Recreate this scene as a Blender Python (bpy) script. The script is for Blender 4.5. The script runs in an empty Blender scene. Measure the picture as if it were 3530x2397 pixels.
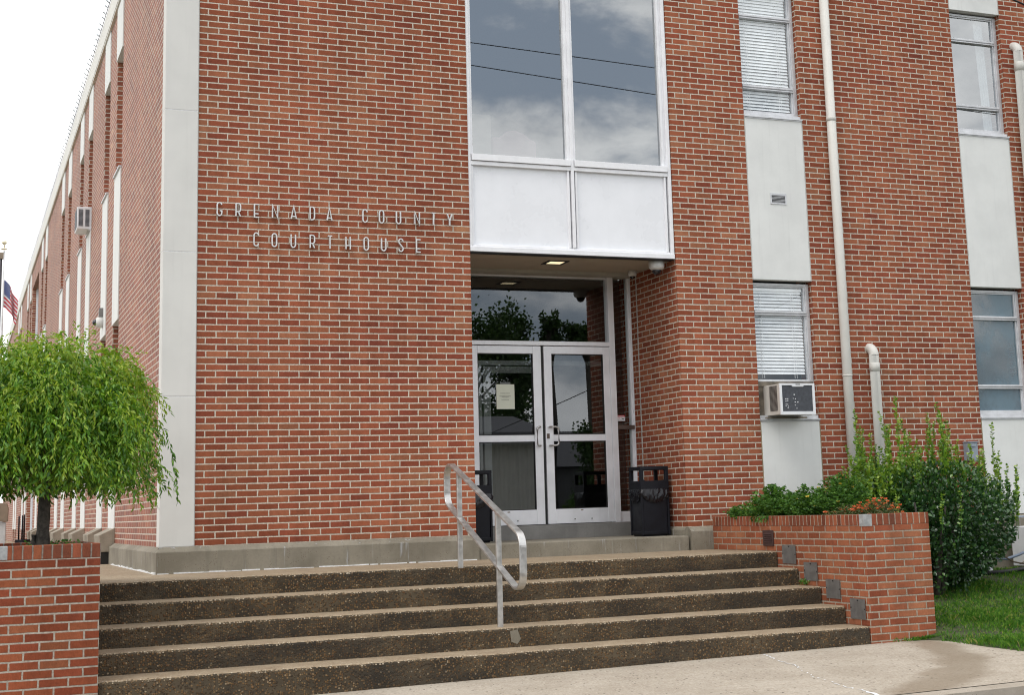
import bpy, math, random
import numpy as np
from mathutils import Vector, Matrix, noise as mnoise

random.seed(7)
RNG = np.random.default_rng(11)
SC = bpy.context.scene
COL = SC.collection
PI = math.pi

# ------------------------------------------------------------------ camera, sky, sun, exposure
CAM = (-2.23608, -15.05955, 0.51197)
R = ((0.92330374638862, 0.3825421405730139, -0.03423014155032561),
     (-0.3827457833614134, 0.9090612665308256, -0.1646611035200154),
     (-0.03187251517839288, 0.16513365610676606, 0.9857560643470653))
cd = bpy.data.cameras.new('camera')
cam = bpy.data.objects.new('camera', cd)
COL.objects.link(cam)
cam.matrix_world = Matrix(((R[0][0], R[0][2], -R[0][1], CAM[0]),
                           (R[1][0], R[1][2], -R[1][1], CAM[1]),
                           (R[2][0], R[2][2], -R[2][1], CAM[2]), (0, 0, 0, 1)))
cd.sensor_fit = 'HORIZONTAL'
cd.sensor_width = 36
cd.lens = 5058.765 / 3530 * 36
cd.shift_x = -189.64 / 3530
cd.shift_y = -293.4 / 3530
cd.clip_start = 0.05
cd.clip_end = 3000
SC.camera = cam

SUN_DIR = Vector((-0.42, -0.30, 0.86)).normalized()
SUN_EL = math.asin(SUN_DIR.z)
SUN_ROT = math.atan2(SUN_DIR.x, SUN_DIR.y)
sd = bpy.data.lights.new('sun', 'SUN')
sd.energy = 1.05
sd.angle = math.radians(22)
sd.color = (1.0, 0.95, 0.88)
sun = bpy.data.objects.new('sun', sd)
sun.rotation_euler = SUN_DIR.to_track_quat('Z', 'Y').to_euler()
COL.objects.link(sun)

SC.view_settings.view_transform = 'Standard'
SC.view_settings.look = 'None'
SC.view_settings.gamma = 1
SC.view_settings.use_curve_mapping = False
SC.view_settings.exposure = 0.20
SC.cycles.filter_width = 1.1


class NT:
    """small helper round a node tree"""
    def __init__(s, tree):
        s.t = tree
        s.n = tree.nodes
        s.l = tree.links

    def node(s, typ, **kw):
        nd = s.n.new(typ)
        for k, v in kw.items():
            setattr(nd, k, v)
        return nd

    def put(s, sock, v):
        if isinstance(v, bpy.types.NodeSocket):
            s.l.new(v, sock)
        elif v is not None:
            sock.default_value = v

    def math(s, op, a, b=None, c=None, clamp=False):
        nd = s.node('ShaderNodeMath', operation=op, use_clamp=clamp)
        for i, v in enumerate((a, b, c)):
            s.put(nd.inputs[i], v)
        return nd.outputs[0]

    def vmath(s, op, a, b=None):
        nd = s.node('ShaderNodeVectorMath', operation=op)
        s.put(nd.inputs[0], a)
        if b is not None:
            s.put(nd.inputs[1], b)
        return nd.outputs[0]

    def sep(s, v):
        nd = s.node('ShaderNodeSeparateXYZ')
        s.put(nd.inputs[0], v)
        return nd.outputs

    def comb(s, x, y, z):
        nd = s.node('ShaderNodeCombineXYZ')
        for i, v in enumerate((x, y, z)):
            s.put(nd.inputs[i], v)
        return nd.outputs[0]

    def mix(s, f, a, b, blend='MIX'):
        nd = s.node('ShaderNodeMix', data_type='RGBA', blend_type=blend)
        s.put(nd.inputs['Factor'], f)
        s.put(nd.inputs['A'] if False else nd.inputs[6], col4(a))
        s.put(nd.inputs[7], col4(b))
        return nd.outputs[2]

    def ramp(s, f, stops, interp='LINEAR'):
        nd = s.node('ShaderNodeValToRGB')
        cr = nd.color_ramp
        cr.interpolation = interp
        while len(cr.elements) < len(stops):
            cr.elements.new(0.5)
        for e, (p, c) in zip(cr.elements, stops):
            e.position = p
            e.color = col4(c)
        s.put(nd.inputs[0], f)
        return nd.outputs[0]

    def noise(s, vec=None, scale=5, detail=3, rough=0.55, dist=0.0):
        nd = s.node('ShaderNodeTexNoise')
        if vec is not None:
            s.put(nd.inputs['Vector'], vec)
        nd.inputs['Scale'].default_value = scale
        nd.inputs['Detail'].default_value = detail
        nd.inputs['Roughness'].default_value = rough
        nd.inputs['Distortion'].default_value = dist
        return nd.outputs['Fac']

    def maprange(s, v, a, b, c=0.0, d=1.0, smooth=True):
        nd = s.node('ShaderNodeMapRange', interpolation_type='SMOOTHSTEP' if smooth else 'LINEAR')
        s.put(nd.inputs['Value'], v)
        for k, q in zip(('From Min', 'From Max', 'To Min', 'To Max'), (a, b, c, d)):
            s.put(nd.inputs[k], q)
        return nd.outputs[0]

    def pos(s):
        return s.node('ShaderNodeNewGeometry').outputs['Position']

    def nrm(s):
        return s.node('ShaderNodeNewGeometry').outputs['True Normal']

    def scaled(s, v, sx, sy, sz):
        return s.vmath('MULTIPLY', v, (sx, sy, sz))


def col4(c):
    if isinstance(c, bpy.types.NodeSocket):
        return c
    if isinstance(c, (int, float)):
        return (c, c, c, 1)
    return tuple(c) if len(c) == 4 else (c[0], c[1], c[2], 1)


# sky: Nishita under broken bright cloud
W = bpy.data.worlds.new('World')
SC.world = W
W.use_nodes = True
W.node_tree.nodes.clear()
t = NT(W.node_tree)
sky = t.node('ShaderNodeTexSky', sky_type='NISHITA')
sky.sun_disc = False
sky.sun_elevation = SUN_EL
sky.sun_rotation = SUN_ROT
sky.air_density = 1.2
sky.dust_density = 2.0
gen = t.node('ShaderNodeTexCoord').outputs['Generated']
dx, dy, dz = t.sep(gen)
plane = t.comb(t.math('MULTIPLY', dx, 1.0), dy, t.math('MULTIPLY', dz, 1.7))
n1 = t.noise(plane, 5.2, 8, 0.55, 0.35)
n2 = t.noise(plane, 13.0, 6, 0.6, 0.2)
# cloud cover closes up to the north (behind the building)
cover = t.math('ADD', t.math('ADD', n1, t.math('ADD', t.math('MULTIPLY', dy, 0.06), t.math('MULTIPLY', t.math('MAXIMUM', dy, 0.0), 0.35))), t.math('MULTIPLY', t.math('SUBTRACT', n2, 0.5), 0.25))
cf = t.maprange(cover, 0.345, 0.49)
shade = t.ramp(t.math('ADD', t.math('MULTIPLY', n2, 0.6), t.math('MULTIPLY', n1, 0.4)),
               [(0.34, (9.4, 9.6, 10.0)), (0.68, (19.6, 19.3, 18.9))])
low = t.maprange(dz, 0.0, 0.30, 1.0, 0.0)
shade = t.mix(t.math('MULTIPLY', low, 0.5), shade, (14.5, 14.8, 15.2))
gap = t.mix(0.72, sky.outputs[0], (7.0, 8.0, 9.4))
skyc = t.mix(cf, gap, shade)
bg = t.node('ShaderNodeBackground')
bg.inputs['Strength'].default_value = 0.1
t.put(bg.inputs['Color'], skyc)
wo = t.node('ShaderNodeOutputWorld')
t.l.new(bg.outputs[0], wo.inputs[0])

# ------------------------------------------------------------------ scene graph helpers
LOC = {}


def tag(o, label=None, cat=None, group=None, kind=None):
    if label:
        o['label'] = label
    if cat:
        o['category'] = cat
    if group:
        o['group'] = group
    if kind:
        o['kind'] = kind
    return o


def thing(name, label, cat, loc=(0, 0, 0), group=None):
    o = bpy.data.objects.new(name, None)
    o.empty_display_size = 0.2
    o.location = loc
    COL.objects.link(o)
    LOC[o.name] = Vector(loc)
    return tag(o, label, cat, group)


class MB:
    def __init__(s):
        s.v = []
        s.f = []
        s.m = []

    def add(s, verts, faces, mi=0):
        k = len(s.v)
        s.v.extend([tuple(p) for p in verts])
        for f in faces:
            s.f.append(tuple(i + k for i in f))
            s.m.append(mi)
        return s

    def box(s, x0, x1, y0, y1, z0, z1, mi=0):
        v = [(x0, y0, z0), (x1, y0, z0), (x1, y1, z0), (x0, y1, z0), (x0, y0, z1), (x1, y0, z1), (x1, y1, z1), (x0, y1, z1)]
        return s.add(v, [(0, 3, 2, 1), (4, 5, 6, 7), (0, 1, 5, 4), (1, 2, 6, 5), (2, 3, 7, 6), (3, 0, 4, 7)], mi)

    def quad(s, a, b, c, d, mi=0):
        return s.add([a, b, c, d], [(0, 1, 2, 3)], mi)

    def prism(s, poly, axis, a0, a1, mi=0):
        """poly: 2D points in the plane of the other two axes, extruded along axis 'x','y' or 'z'"""
        def P(p, a):
            if axis == 'x':
                return (a, p[0], p[1])
            if axis == 'y':
                return (p[0], a, p[1])
            return (p[0], p[1], a)
        n = len(poly)
        v = [P(p, a0) for p in poly] + [P(p, a1) for p in poly]
        f = [tuple(range(n)), tuple(range(2 * n - 1, n - 1, -1))]
        for i in range(n):
            j = (i + 1) % n
            f.append((i, i + n, j + n, j))
        return s.add(v, f, mi)

    def tube(s, pts, r, n=8, cap=True, mi=0):
        pts = [Vector(p) for p in pts]
        rs = r if isinstance(r, (list, tuple)) else [r] * len(pts)
        k = len(s.v)
        up = Vector((0, 0, 1))
        for i, p in enumerate(pts):
            d = (pts[min(i + 1, len(pts) - 1)] - pts[max(i - 1, 0)]).normalized()
            a = d.cross(up)
            if a.length < 1e-3:
                a = d.cross(Vector((0, 1, 0)))
            a.normalize()
            b = a.cross(d).normalized()
            for q in range(n):
                an = 2 * PI * q / n
                s.v.append(tuple(p + (a * math.cos(an) + b * math.sin(an)) * rs[i]))
        for i in range(len(pts) - 1):
            for q in range(n):
                w = (q + 1) % n
                s.f.append((k + i * n + q, k + i * n + w, k + (i + 1) * n + w, k + (i + 1) * n + q))
                s.m.append(mi)
        if cap:
            s.f.append(tuple(k + q for q in range(n))[::-1])
            s.m.append(mi)
            e = k + (len(pts) - 1) * n
            s.f.append(tuple(e + q for q in range(n)))
            s.m.append(mi)
        return s

    def lathe(s, prof, c, n=24, mi=0):
        """prof: (radius, z) from bottom to top round the vertical axis through c"""
        k = len(s.v)
        for (r, z) in prof:
            for q in range(n):
                an = 2 * PI * q / n
                s.v.append((c[0] + r * math.cos(an), c[1] + r * math.sin(an), c[2] + z))
        for i in range(len(prof) - 1):
            for q in range(n):
                w = (q + 1) % n
                s.f.append((k + i * n + q, k + i * n + w, k + (i + 1) * n + w, k + (i + 1) * n + q))
                s.m.append(mi)
        s.f.append(tuple(k + q for q in range(n))[::-1])
        s.m.append(mi)
        e = k + (len(prof) - 1) * n
        s.f.append(tuple(e + q for q in range(n)))
        s.m.append(mi)
        return s

    def ribbon(s, pts, w, plane, a0, a1, closed=False, mi=0):
        """a flat bar of thickness w following 2D pts, extruded across the plane axis from a0 to a1 (mitred)"""
        P = [Vector((p[0], p[1])) for p in pts]
        n = len(P)
        L, Rr = [], []
        for i in range(n):
            if closed:
                a, b = P[i - 1], P[(i + 1) % n]
            else:
                a, b = P[max(i - 1, 0)], P[min(i + 1, n - 1)]
            d1 = (P[i] - a)
            d2 = (b - P[i])
            if d1.length < 1e-9:
                d1 = d2
            if d2.length < 1e-9:
                d2 = d1
            d1.normalize()
            d2.normalize()
            n1_ = Vector((-d1.y, d1.x))
            n2_ = Vector((-d2.y, d2.x))
            m = (n1_ + n2_)
            if m.length < 1e-6:
                m = n1_
            m.normalize()
            k = w / 2 / max(0.35, m.dot(n1_))
            L.append(P[i] + m * k)
            Rr.append(P[i] - m * k)

        def T(p, a):
            if plane == 'x':
                return (a, p.x, p.y)
            if plane == 'y':
                return (p.x, a, p.y)
            return (p.x, p.y, a)
        v = [T(p, a0) for p in L] + [T(p, a0) for p in Rr] + [T(p, a1) for p in L] + [T(p, a1) for p in Rr]
        f = []
        rng = range(n) if closed else range(n - 1)
        for i in rng:
            j = (i + 1) % n
            f += [(i, j, n + j, n + i), (2 * n + i, 3 * n + i, 3 * n + j, 2 * n + j), (i, 2 * n + i, 2 * n + j, j), (n + i, n + j, 3 * n + j, 3 * n + i)]
        if not closed:
            f += [(0, n, 3 * n, 2 * n), (n - 1, 3 * n - 1, 4 * n - 1, 2 * n - 1)]
        return s.add(v, f, mi)

    def sweep(s, path, prof, mi=0):
        """profile (outward offset, z) swept along an open 2D path, outward = right of travel, mitred corners"""
        P = [Vector(p) for p in path]
        n = len(P)
        k = len(s.v)
        m_ = len(prof)
        for i in range(n):
            a, b = P[max(i - 1, 0)], P[min(i + 1, n - 1)]
            d1, d2 = P[i] - a, b - P[i]
            if d1.length < 1e-9:
                d1 = d2
            if d2.length < 1e-9:
                d2 = d1
            d1.normalize()
            d2.normalize()
            n1_ = Vector((d1.y, -d1.x))
            n2_ = Vector((d2.y, -d2.x))
            mm = (n1_ + n2_).normalized()
            kk = 1 / mm.dot(n1_)
            for (o, z) in prof:
                q = P[i] + mm * kk * o
                s.v.append((q.x, q.y, z))
        for i in range(n - 1):
            for j in range(m_):
                w = (j + 1) % m_
                s.f.append((k + i * m_ + j, k + i * m_ + w, k + (i + 1) * m_ + w, k + (i + 1) * m_ + j))
                s.m.append(mi)
        s.f.append(tuple(k + j for j in range(m_)))
        s.m.append(mi)
        s.f.append(tuple(k + (n - 1) * m_ + j for j in range(m_))[::-1])
        s.m.append(mi)
        return s


def obj(name, mb, mats, parent=None, smooth=False, bevel=0.0, loc=None, recalc=True, autosmooth=None):
    me = bpy.data.meshes.new(name)
    root = Vector((0, 0, 0))
    if parent is not None:
        root = LOC[parent.name]
    elif loc is not None:
        root = Vector(loc)
    if isinstance(mb, MB):
        me.from_pydata([(v[0] - root.x, v[1] - root.y, v[2] - root.z) for v in mb.v], [], mb.f)
        me.polygons.foreach_set('material_index', mb.m)
        if recalc:
            import bmesh
            bm = bmesh.new()
            bm.from_mesh(me)
            bmesh.ops.recalc_face_normals(bm, faces=bm.faces)
            bm.to_mesh(me)
            bm.free()
    else:
        V, F = mb
        V = np.asarray(V, dtype=np.float32) - np.array(root, dtype=np.float32)
        F = np.asarray(F, dtype=np.int32)
        me.vertices.add(len(V))
        me.vertices.foreach_set('co', V.ravel())
        k = F.shape[1]
        me.loops.add(F.size)
        me.loops.foreach_set('vertex_index', F.ravel())
        me.polygons.add(len(F))
        me.polygons.foreach_set('loop_start', np.arange(0, F.size, k, dtype=np.int32))
        me.update(calc_edges=True)
        me.validate()
    for m in (mats if isinstance(mats, (list, tuple)) else [mats]):
        me.materials.append(m)
    o = bpy.data.objects.new(name, me)
    COL.objects.link(o)
    if parent is not None:
        o.parent = parent
        LOC[o.name] = root
    else:
        o.location = root
        LOC[o.name] = root
    if smooth:
        me.polygons.foreach_set('use_smooth', [True] * len(me.polygons))
    if bevel:
        b = o.modifiers.new('bevel', 'BEVEL')
        b.width = bevel
        b.segments = 2
        b.limit_method = 'ANGLE'
        b.angle_limit = math.radians(40)
    me.update()
    return o


def struct(name, mb, mats, **kw):
    o = obj(name, mb, mats, **kw)
    o['kind'] = 'structure'
    return o


def dup(o, loc=None, parent=None, label=None):
    """copy of a thing with copies of its parts"""
    c = o.copy()
    COL.objects.link(c)
    if parent is not None:
        c.parent = parent
    if loc is not None:
        c.location = loc
    if label:
        c['label'] = label
    for ch in o.children:
        dup(ch, parent=c)
    return c


# ------------------------------------------------------------------ materials
MATS = {}


def newmat(name):
    m = bpy.data.materials.new(name)
    m.use_nodes = True
    m.node_tree.nodes.clear()
    tt = NT(m.node_tree)
    out = tt.node('ShaderNodeOutputMaterial')
    MATS[name] = m
    return m, tt, out


def principled(tt, out, color, rough=0.7, metal=0.0, spec=0.5, bump=None, bstr=0.3, bdist=0.004, coat=0.0, trans=None):
    p = tt.node('ShaderNodeBsdfPrincipled')
    tt.put(p.inputs['Base Color'], col4(color))
    tt.put(p.inputs['Roughness'], rough)
    tt.put(p.inputs['Metallic'], metal)
    p.inputs['Specular IOR Level'].default_value = spec
    if coat:
        p.inputs['Coat Weight'].default_value = coat
        p.inputs['Coat Roughness'].default_value = 0.1
    if bump is not None:
        b = tt.node('ShaderNodeBump')
        b.inputs['Strength'].default_value = bstr
        b.inputs['Distance'].default_value = bdist
        tt.put(b.inputs['Height'], bump)
        tt.l.new(b.outputs[0], p.inputs['Normal'])
    tt.l.new(p.outputs[0], out.inputs[0])
    return p


def simple(name, c, rough=0.6, metal=0.0, spec=0.5, var=0.12, scale=6.0, bump=0.0, bscale=60, streak=0.0):
    """plain material with a little procedural variation"""
    m, tt, out = newmat(name)
    p = tt.pos()
    n = tt.noise(p, scale, 4, 0.6)
    c2 = tuple(x * (1 - var) for x in c)
    c3 = tuple(min(1, x * (1 + var)) for x in c)
    colr = tt.mix(tt.maprange(n, 0.3, 0.7), c2, c3)
    if streak:
        sn = tt.noise(tt.scaled(p, 14, 14, 0.8), 1.0, 4, 0.6)
        colr = tt.mix(tt.math('MULTIPLY', tt.maprange(sn, 0.52, 0.8), streak), colr, tuple(x * 0.55 for x in c))
    r = tt.maprange(n, 0.3, 0.7, max(0, rough - 0.06), min(1, rough + 0.08))
    principled(tt, out, colr, r, metal, spec, tt.noise(p, bscale, 3) if bump else None, bump)
    return m


def brick_mat(name, pu, pv, u0, v0, mortar, stops, mcol, shift=0.5, dirt=0.0, wire=1.0, spec=0.12, rough=0.9):
    m, tt, out = newmat(name)
    P = tt.pos()
    x, y, z = tt.sep(P)
    nx, ny, nz = tt.sep(tt.nrm())
    ax = tt.math('GREATER_THAN', tt.math('ABSOLUTE', nx), 0.6)
    az = tt.math('GREATER_THAN', tt.math('ABSOLUTE', nz), 0.6)
    # little wander of the joints
    wob = tt.math('MULTIPLY', tt.math('SUBTRACT', tt.noise(tt.scaled(P, 9, 9, 30), 1.0, 2), 0.5), 0.007)
    wob2 = tt.math('MULTIPLY', tt.math('SUBTRACT', tt.noise(tt.scaled(P, 30, 30, 14), 1.3, 2), 0.5), 0.008)
    u = tt.math('ADD', tt.math('MULTIPLY', x, tt.math('SUBTRACT', 1.0, ax)), tt.math('MULTIPLY', y, ax))
    v = tt.math('ADD', tt.math('MULTIPLY', z, tt.math('SUBTRACT', 1.0, az)), tt.math('MULTIPLY', y, az))
    vv = tt.math('DIVIDE', tt.math('SUBTRACT', tt.math('ADD', v, wob), v0), pv)
    row = tt.math('FLOOR', vv)
    fv = tt.math('SUBTRACT', vv, row)
    par = tt.math('FLOORED_MODULO', row, 2.0)
    rj = tt.node('ShaderNodeTexWhiteNoise', noise_dimensions='1D')
    tt.put(rj.inputs['W'], row)
    jit = tt.math('MULTIPLY', tt.math('SUBTRACT', rj.outputs['Value'], 0.5), 0.05)
    uu = tt.math('ADD', tt.math('ADD', tt.math('DIVIDE', tt.math('SUBTRACT', tt.math('ADD', u, wob2), u0), pu), tt.math('MULTIPLY', par, shift)), jit)
    colm = tt.math('FLOOR', uu)
    fu = tt.math('SUBTRACT', uu, colm)
    du = tt.math('MULTIPLY', tt.math('MINIMUM', fu, tt.math('SUBTRACT', 1.0, fu)), pu)
    dv = tt.math('MULTIPLY', tt.math('MINIMUM', fv, tt.math('SUBTRACT', 1.0, fv)), pv)
    d = tt.math('MINIMUM', du, dv)
    mask = tt.maprange(d, mortar / 2 - 0.0012, mortar / 2 + 0.0016)
    wn = tt.node('ShaderNodeTexWhiteNoise', noise_dimensions='3D')
    tt.put(wn.inputs['Vector'], tt.comb(colm, row, ax))
    rnd = wn.outputs['Value']
    wn2 = tt.node('ShaderNodeTexWhiteNoise', noise_dimensions='3D')
    tt.put(wn2.inputs['Vector'], tt.comb(row, colm, tt.math('ADD', ax, 7.3)))
    rnd2 = wn2.outputs['Value']
    # clusters of lighter and darker kilns
    big = tt.noise(P, 0.75, 4, 0.6)
    r3 = tt.math('ADD', tt.math('MULTIPLY', rnd, 0.70), tt.math('SUBTRACT', tt.math('MULTIPLY', big, 0.80), 0.25), clamp=True)
    bc = tt.ramp(r3, stops)
    # dragged wire-cut face and grit
    fine = tt.noise(tt.scaled(P, 260, 260, 45), 1.0, 3, 0.65)
    grit = tt.noise(P, 190, 2, 0.7)
    k = tt.math('ADD', tt.math('MULTIPLY', tt.math('SUBTRACT', fine, 0.5), 0.75 * wire), tt.math('ADD', 0.86, tt.math('MULTIPLY', rnd2, 0.28)))
    k = tt.math('ADD', k, tt.math('MULTIPLY', tt.math('SUBTRACT', grit, 0.5), 0.45))
    mott = tt.noise(P, 22, 3, 0.6)
    k = tt.math('ADD', k, tt.math('MULTIPLY', tt.math('SUBTRACT', mott, 0.5), 0.5))
    drift = tt.noise(tt.scaled(P, 0.55, 0.55, 0.28), 1.0, 4, 0.6)
    k = tt.math('MULTIPLY', k, tt.maprange(drift, 0.30, 0.70, 0.86, 1.12))
    runs = tt.noise(tt.scaled(P, 5.5, 5.5, 0.35), 1.0, 4, 0.6)
    k = tt.math('MULTIPLY', k, tt.maprange(runs, 0.30, 0.72, 1.06, 0.84))
    bc = tt.mix(1.0, bc, tt.comb(k, k, k), 'MULTIPLY')
    mn = tt.noise(P, 55, 3, 0.6)
    mc = tt.mix(tt.maprange(mn, 0.25, 0.75), tuple(q * 0.66 for q in mcol), tuple(min(1, q * 1.12) for q in mcol))
    mc = tt.mix(tt.math('MULTIPLY', tt.maprange(tt.noise(P, 1.1, 4, 0.6), 0.45, 0.7), 0.35), mc, tuple(q * 0.6 for q in mcol))
    c = tt.mix(mask, mc, bc)
    if dirt:
        dn = tt.noise(tt.scaled(P, 2.2, 2.2, 1.1), 1.0, 5, 0.65)
        c = tt.mix(tt.math('MULTIPLY', tt.maprange(dn, 0.48, 0.75), dirt), c, (0.06, 0.045, 0.035))
    hgt = tt.math('ADD', mask, tt.math('MULTIPLY', fine, 0.22))
    principled(tt, out, c, rough, 0, spec, hgt, 0.75, 0.006)
    return m


BRK = [(0.0, (0.195, 0.055, 0.037)), (0.13, (0.235, 0.064, 0.038)), (0.38, (0.265, 0.077, 0.041)), (0.60, (0.288, 0.090, 0.047)),
       (0.80, (0.312, 0.113, 0.060)), (0.94, (0.335, 0.142, 0.078)), (1.0, (0.41, 0.205, 0.105))]
PLB = [(0.0, (0.24, 0.068, 0.037)), (0.3, (0.295, 0.092, 0.047)), (0.7, (0.34, 0.123, 0.063)), (1.0, (0.36, 0.158, 0.084))]
PLD = [(0.0, (0.185, 0.046, 0.026)), (0.3, (0.225, 0.058, 0.030)), (0.7, (0.262, 0.076, 0.036)), (1.0, (0.275, 0.105, 0.052))]
MORT = (0.62, 0.55, 0.46)
M_brickL = brick_mat('front_brick_left', 0.2127, 0.0671, 0.098, 0.255, 0.0125, BRK, MORT)
M_brickR = brick_mat('front_brick_right', 0.2127, 0.0671, 0.140, 0.255, 0.0125, BRK, MORT)
M_brickS = brick_mat('side_brick', 0.2127, 0.0676, 0.02, 0.246, 0.0125, BRK, MORT, spec=0.35, rough=0.66)
M_plR = brick_mat('planter_brick_right', 0.2127, 0.0671, 5.745, 0.2630, 0.013, PLB, (0.40, 0.335, 0.265), dirt=0.30)
M_plL = brick_mat('planter_brick_left', 0.2127, 0.0671, -1.165, 0.2560, 0.013, PLD, (0.40, 0.355, 0.30), dirt=0.12)
CAPB = [(0.0, (0.16, 0.055, 0.034)), (0.5, (0.27, 0.082, 0.045)), (1.0, (0.36, 0.125, 0.06))]
M_capR = brick_mat('coping_brick_right', 0.0690, 0.40, 5.750, 0.20, 0.011, CAPB, (0.42, 0.345, 0.27), shift=0, dirt=0.35)
M_capL = brick_mat('coping_brick_left', 0.0700, 0.40, -1.162, 0.20, 0.011, CAPB, (0.24, 0.21, 0.18), shift=0, dirt=0.25)


def concrete(name, c, dark, spots=0.3, streaks=0.0, pits=0.0, light=None):
    m, tt, out = newmat(name)
    P = tt.pos()
    n1 = tt.noise(P, 2.2, 5, 0.6)
    n2 = tt.noise(P, 38, 4, 0.7)
    n3 = tt.noise(P, 240, 2, 0.6)
    cc = tt.mix(tt.maprange(n1, 0.32, 0.68), dark, c)
    cc = tt.mix(tt.math('MULTIPLY', tt.maprange(n2, 0.35, 0.8), spots), cc, tuple(q * 0.62 for q in c))
    cc = tt.mix(tt.math('MULTIPLY', tt.maprange(n3, 0.55, 0.8), 0.35), cc, tuple(min(1, q * 1.5) for q in c))
    if streaks:
        s = tt.noise(tt.scaled(P, 11, 11, 0.7), 1.0, 5, 0.65)
        cc = tt.mix(tt.math('MULTIPLY', tt.maprange(s, 0.5, 0.75), streaks), cc, tuple(q * 0.45 for q in c))
        if light:
            s2 = tt.noise(tt.scaled(P, 13, 13, 0.9), 1.7, 4, 0.6)
            cc = tt.mix(tt.math('MULTIPLY', tt.maprange(s2, 0.60, 0.74), 0.55), cc, light)
    if pits:
        vo = tt.node('ShaderNodeTexVoronoi', feature='F1')
        tt.put(vo.inputs['Vector'], P)
        vo.inputs['Scale'].default_value = 62
        pm = tt.math('MULTIPLY', tt.math('LESS_THAN', vo.outputs['Distance'], 0.26), tt.math('GREATER_THAN', tt.noise(P, 9, 3), 0.55))
        cc = tt.mix(tt.math('MULTIPLY', pm, pits), cc, (0.10, 0.065, 0.04))
    principled(tt, out, cc, 0.9, 0, 0.25, tt.math('ADD', n2, n3), 0.35, 0.004)
    return m


M_base = concrete('plinth_concrete', (0.27, 0.245, 0.195), (0.185, 0.165, 0.128), 0.35, 0.55, 0.5, (0.50, 0.52, 0.55))
M_sill = concrete('sill_concrete', (0.34, 0.30, 0.24), (0.22, 0.19, 0.15), 0.3, 0.5, 0.3)
M_darkconc = concrete('dark_block_concrete', (0.035, 0.033, 0.03), (0.02, 0.02, 0.018), 0.3)  # near-black colour for the blocks under the sloped sills
M_doorstep = concrete('door_plinth_concrete', (0.27, 0.265, 0.25), (0.20, 0.195, 0.185), 0.25, 0.3)


def step_mat():
    """exposed-aggregate concrete: worn tan treads, weathered dark pebbly risers"""
    m, tt, out = newmat('exposed_aggregate')
    P = tt.pos()
    nx, ny, nz = tt.sep(tt.nrm())
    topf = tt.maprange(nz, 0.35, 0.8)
    vo = tt.node('ShaderNodeTexVoronoi', feature='F1')
    tt.put(vo.inputs['Vector'], P)
    vo.inputs['Scale'].default_value = 58
    vo.inputs['Randomness'].default_value = 1.0
    vr, vg, vb = tt.sep(vo.outputs['Color'])
    peb = tt.maprange(vo.outputs['Distance'], 0.34, 0.56, 1.0, 0.0)
    pc = tt.ramp(vr, [(0.0, (0.036, 0.027, 0.018)), (0.36, (0.074, 0.049, 0.026)), (0.60, (0.140, 0.076, 0.031)), (0.82, (0.175, 0.108, 0.048)), (0.95, (0.225, 0.150, 0.078)), (1.0, (0.34, 0.27, 0.18))])
    vo2 = tt.node('ShaderNodeTexVoronoi', feature='F1')
    tt.put(vo2.inputs['Vector'], P)
    vo2.inputs['Scale'].default_value = 27
    wr, wg, wb = tt.sep(vo2.outputs['Color'])
    big = tt.math('MULTIPLY', tt.math('GREATER_THAN', wr, 0.80), tt.maprange(vo2.outputs['Distance'], 0.20, 0.34, 1.0, 0.0))
    bigc = tt.ramp(wg, [(0.0, (0.11, 0.052, 0.026)), (0.6, (0.18, 0.100, 0.045)), (0.9, (0.25, 0.175, 0.10)), (1.0, (0.46, 0.41, 0.33))])
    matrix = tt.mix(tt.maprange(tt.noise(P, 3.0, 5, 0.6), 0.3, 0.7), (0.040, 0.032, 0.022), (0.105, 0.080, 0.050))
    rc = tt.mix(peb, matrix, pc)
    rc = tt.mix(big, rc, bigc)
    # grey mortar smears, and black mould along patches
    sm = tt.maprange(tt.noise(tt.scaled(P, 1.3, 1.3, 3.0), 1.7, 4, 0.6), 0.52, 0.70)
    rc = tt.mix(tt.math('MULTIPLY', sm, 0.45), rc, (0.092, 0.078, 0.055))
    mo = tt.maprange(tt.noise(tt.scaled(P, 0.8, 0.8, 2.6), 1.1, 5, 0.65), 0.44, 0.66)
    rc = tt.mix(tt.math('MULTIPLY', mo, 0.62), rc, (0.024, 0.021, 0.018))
    # treads
    tn = tt.noise(P, 5, 5, 0.65)
    tc = tt.mix(tt.maprange(tn, 0.3, 0.7), (0.285, 0.215, 0.140), (0.365, 0.290, 0.200))
    tp = tt.ramp(vg, [(0.0, (0.17, 0.115, 0.07)), (0.5, (0.33, 0.26, 0.18)), (1.0, (0.56, 0.47, 0.36))])
    tc = tt.mix(tt.math('MULTIPLY', peb, 0.45), tc, tp)
    tc = tt.mix(tt.math('MULTIPLY', tt.maprange(tt.noise(P, 1.4, 5, 0.7), 0.52, 0.75), 0.45), tc, (0.17, 0.14, 0.105))
    # worn nosing: bared lighter pebbles along the rounded edge
    nose = tt.math('MULTIPLY', tt.maprange(nz, 0.10, 0.35), tt.maprange(nz, 0.90, 0.99, 1.0, 0.0))
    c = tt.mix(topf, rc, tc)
    c = tt.mix(tt.math('MULTIPLY', nose, tt.math('MULTIPLY', peb, 0.8)), c, tt.ramp(vb, [(0.0, (0.07, 0.045, 0.025)), (0.5, (0.26, 0.19, 0.115)), (1.0, (0.60, 0.52, 0.40))]))
    h = tt.math('ADD', peb, tt.math('MULTIPLY', big, 1.5))
    principled(tt, out, c, 0.88, 0, 0.3, h, 0.9, 0.006)
    return m


M_step = step_mat()


WETPTS = [(6.20, -3.30, 0.15), (5.82, -4.36, 0.22), (5.37, -4.97, 0.24), (4.75, -5.53, 0.23), (4.28, -5.86, 0.18)]


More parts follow.
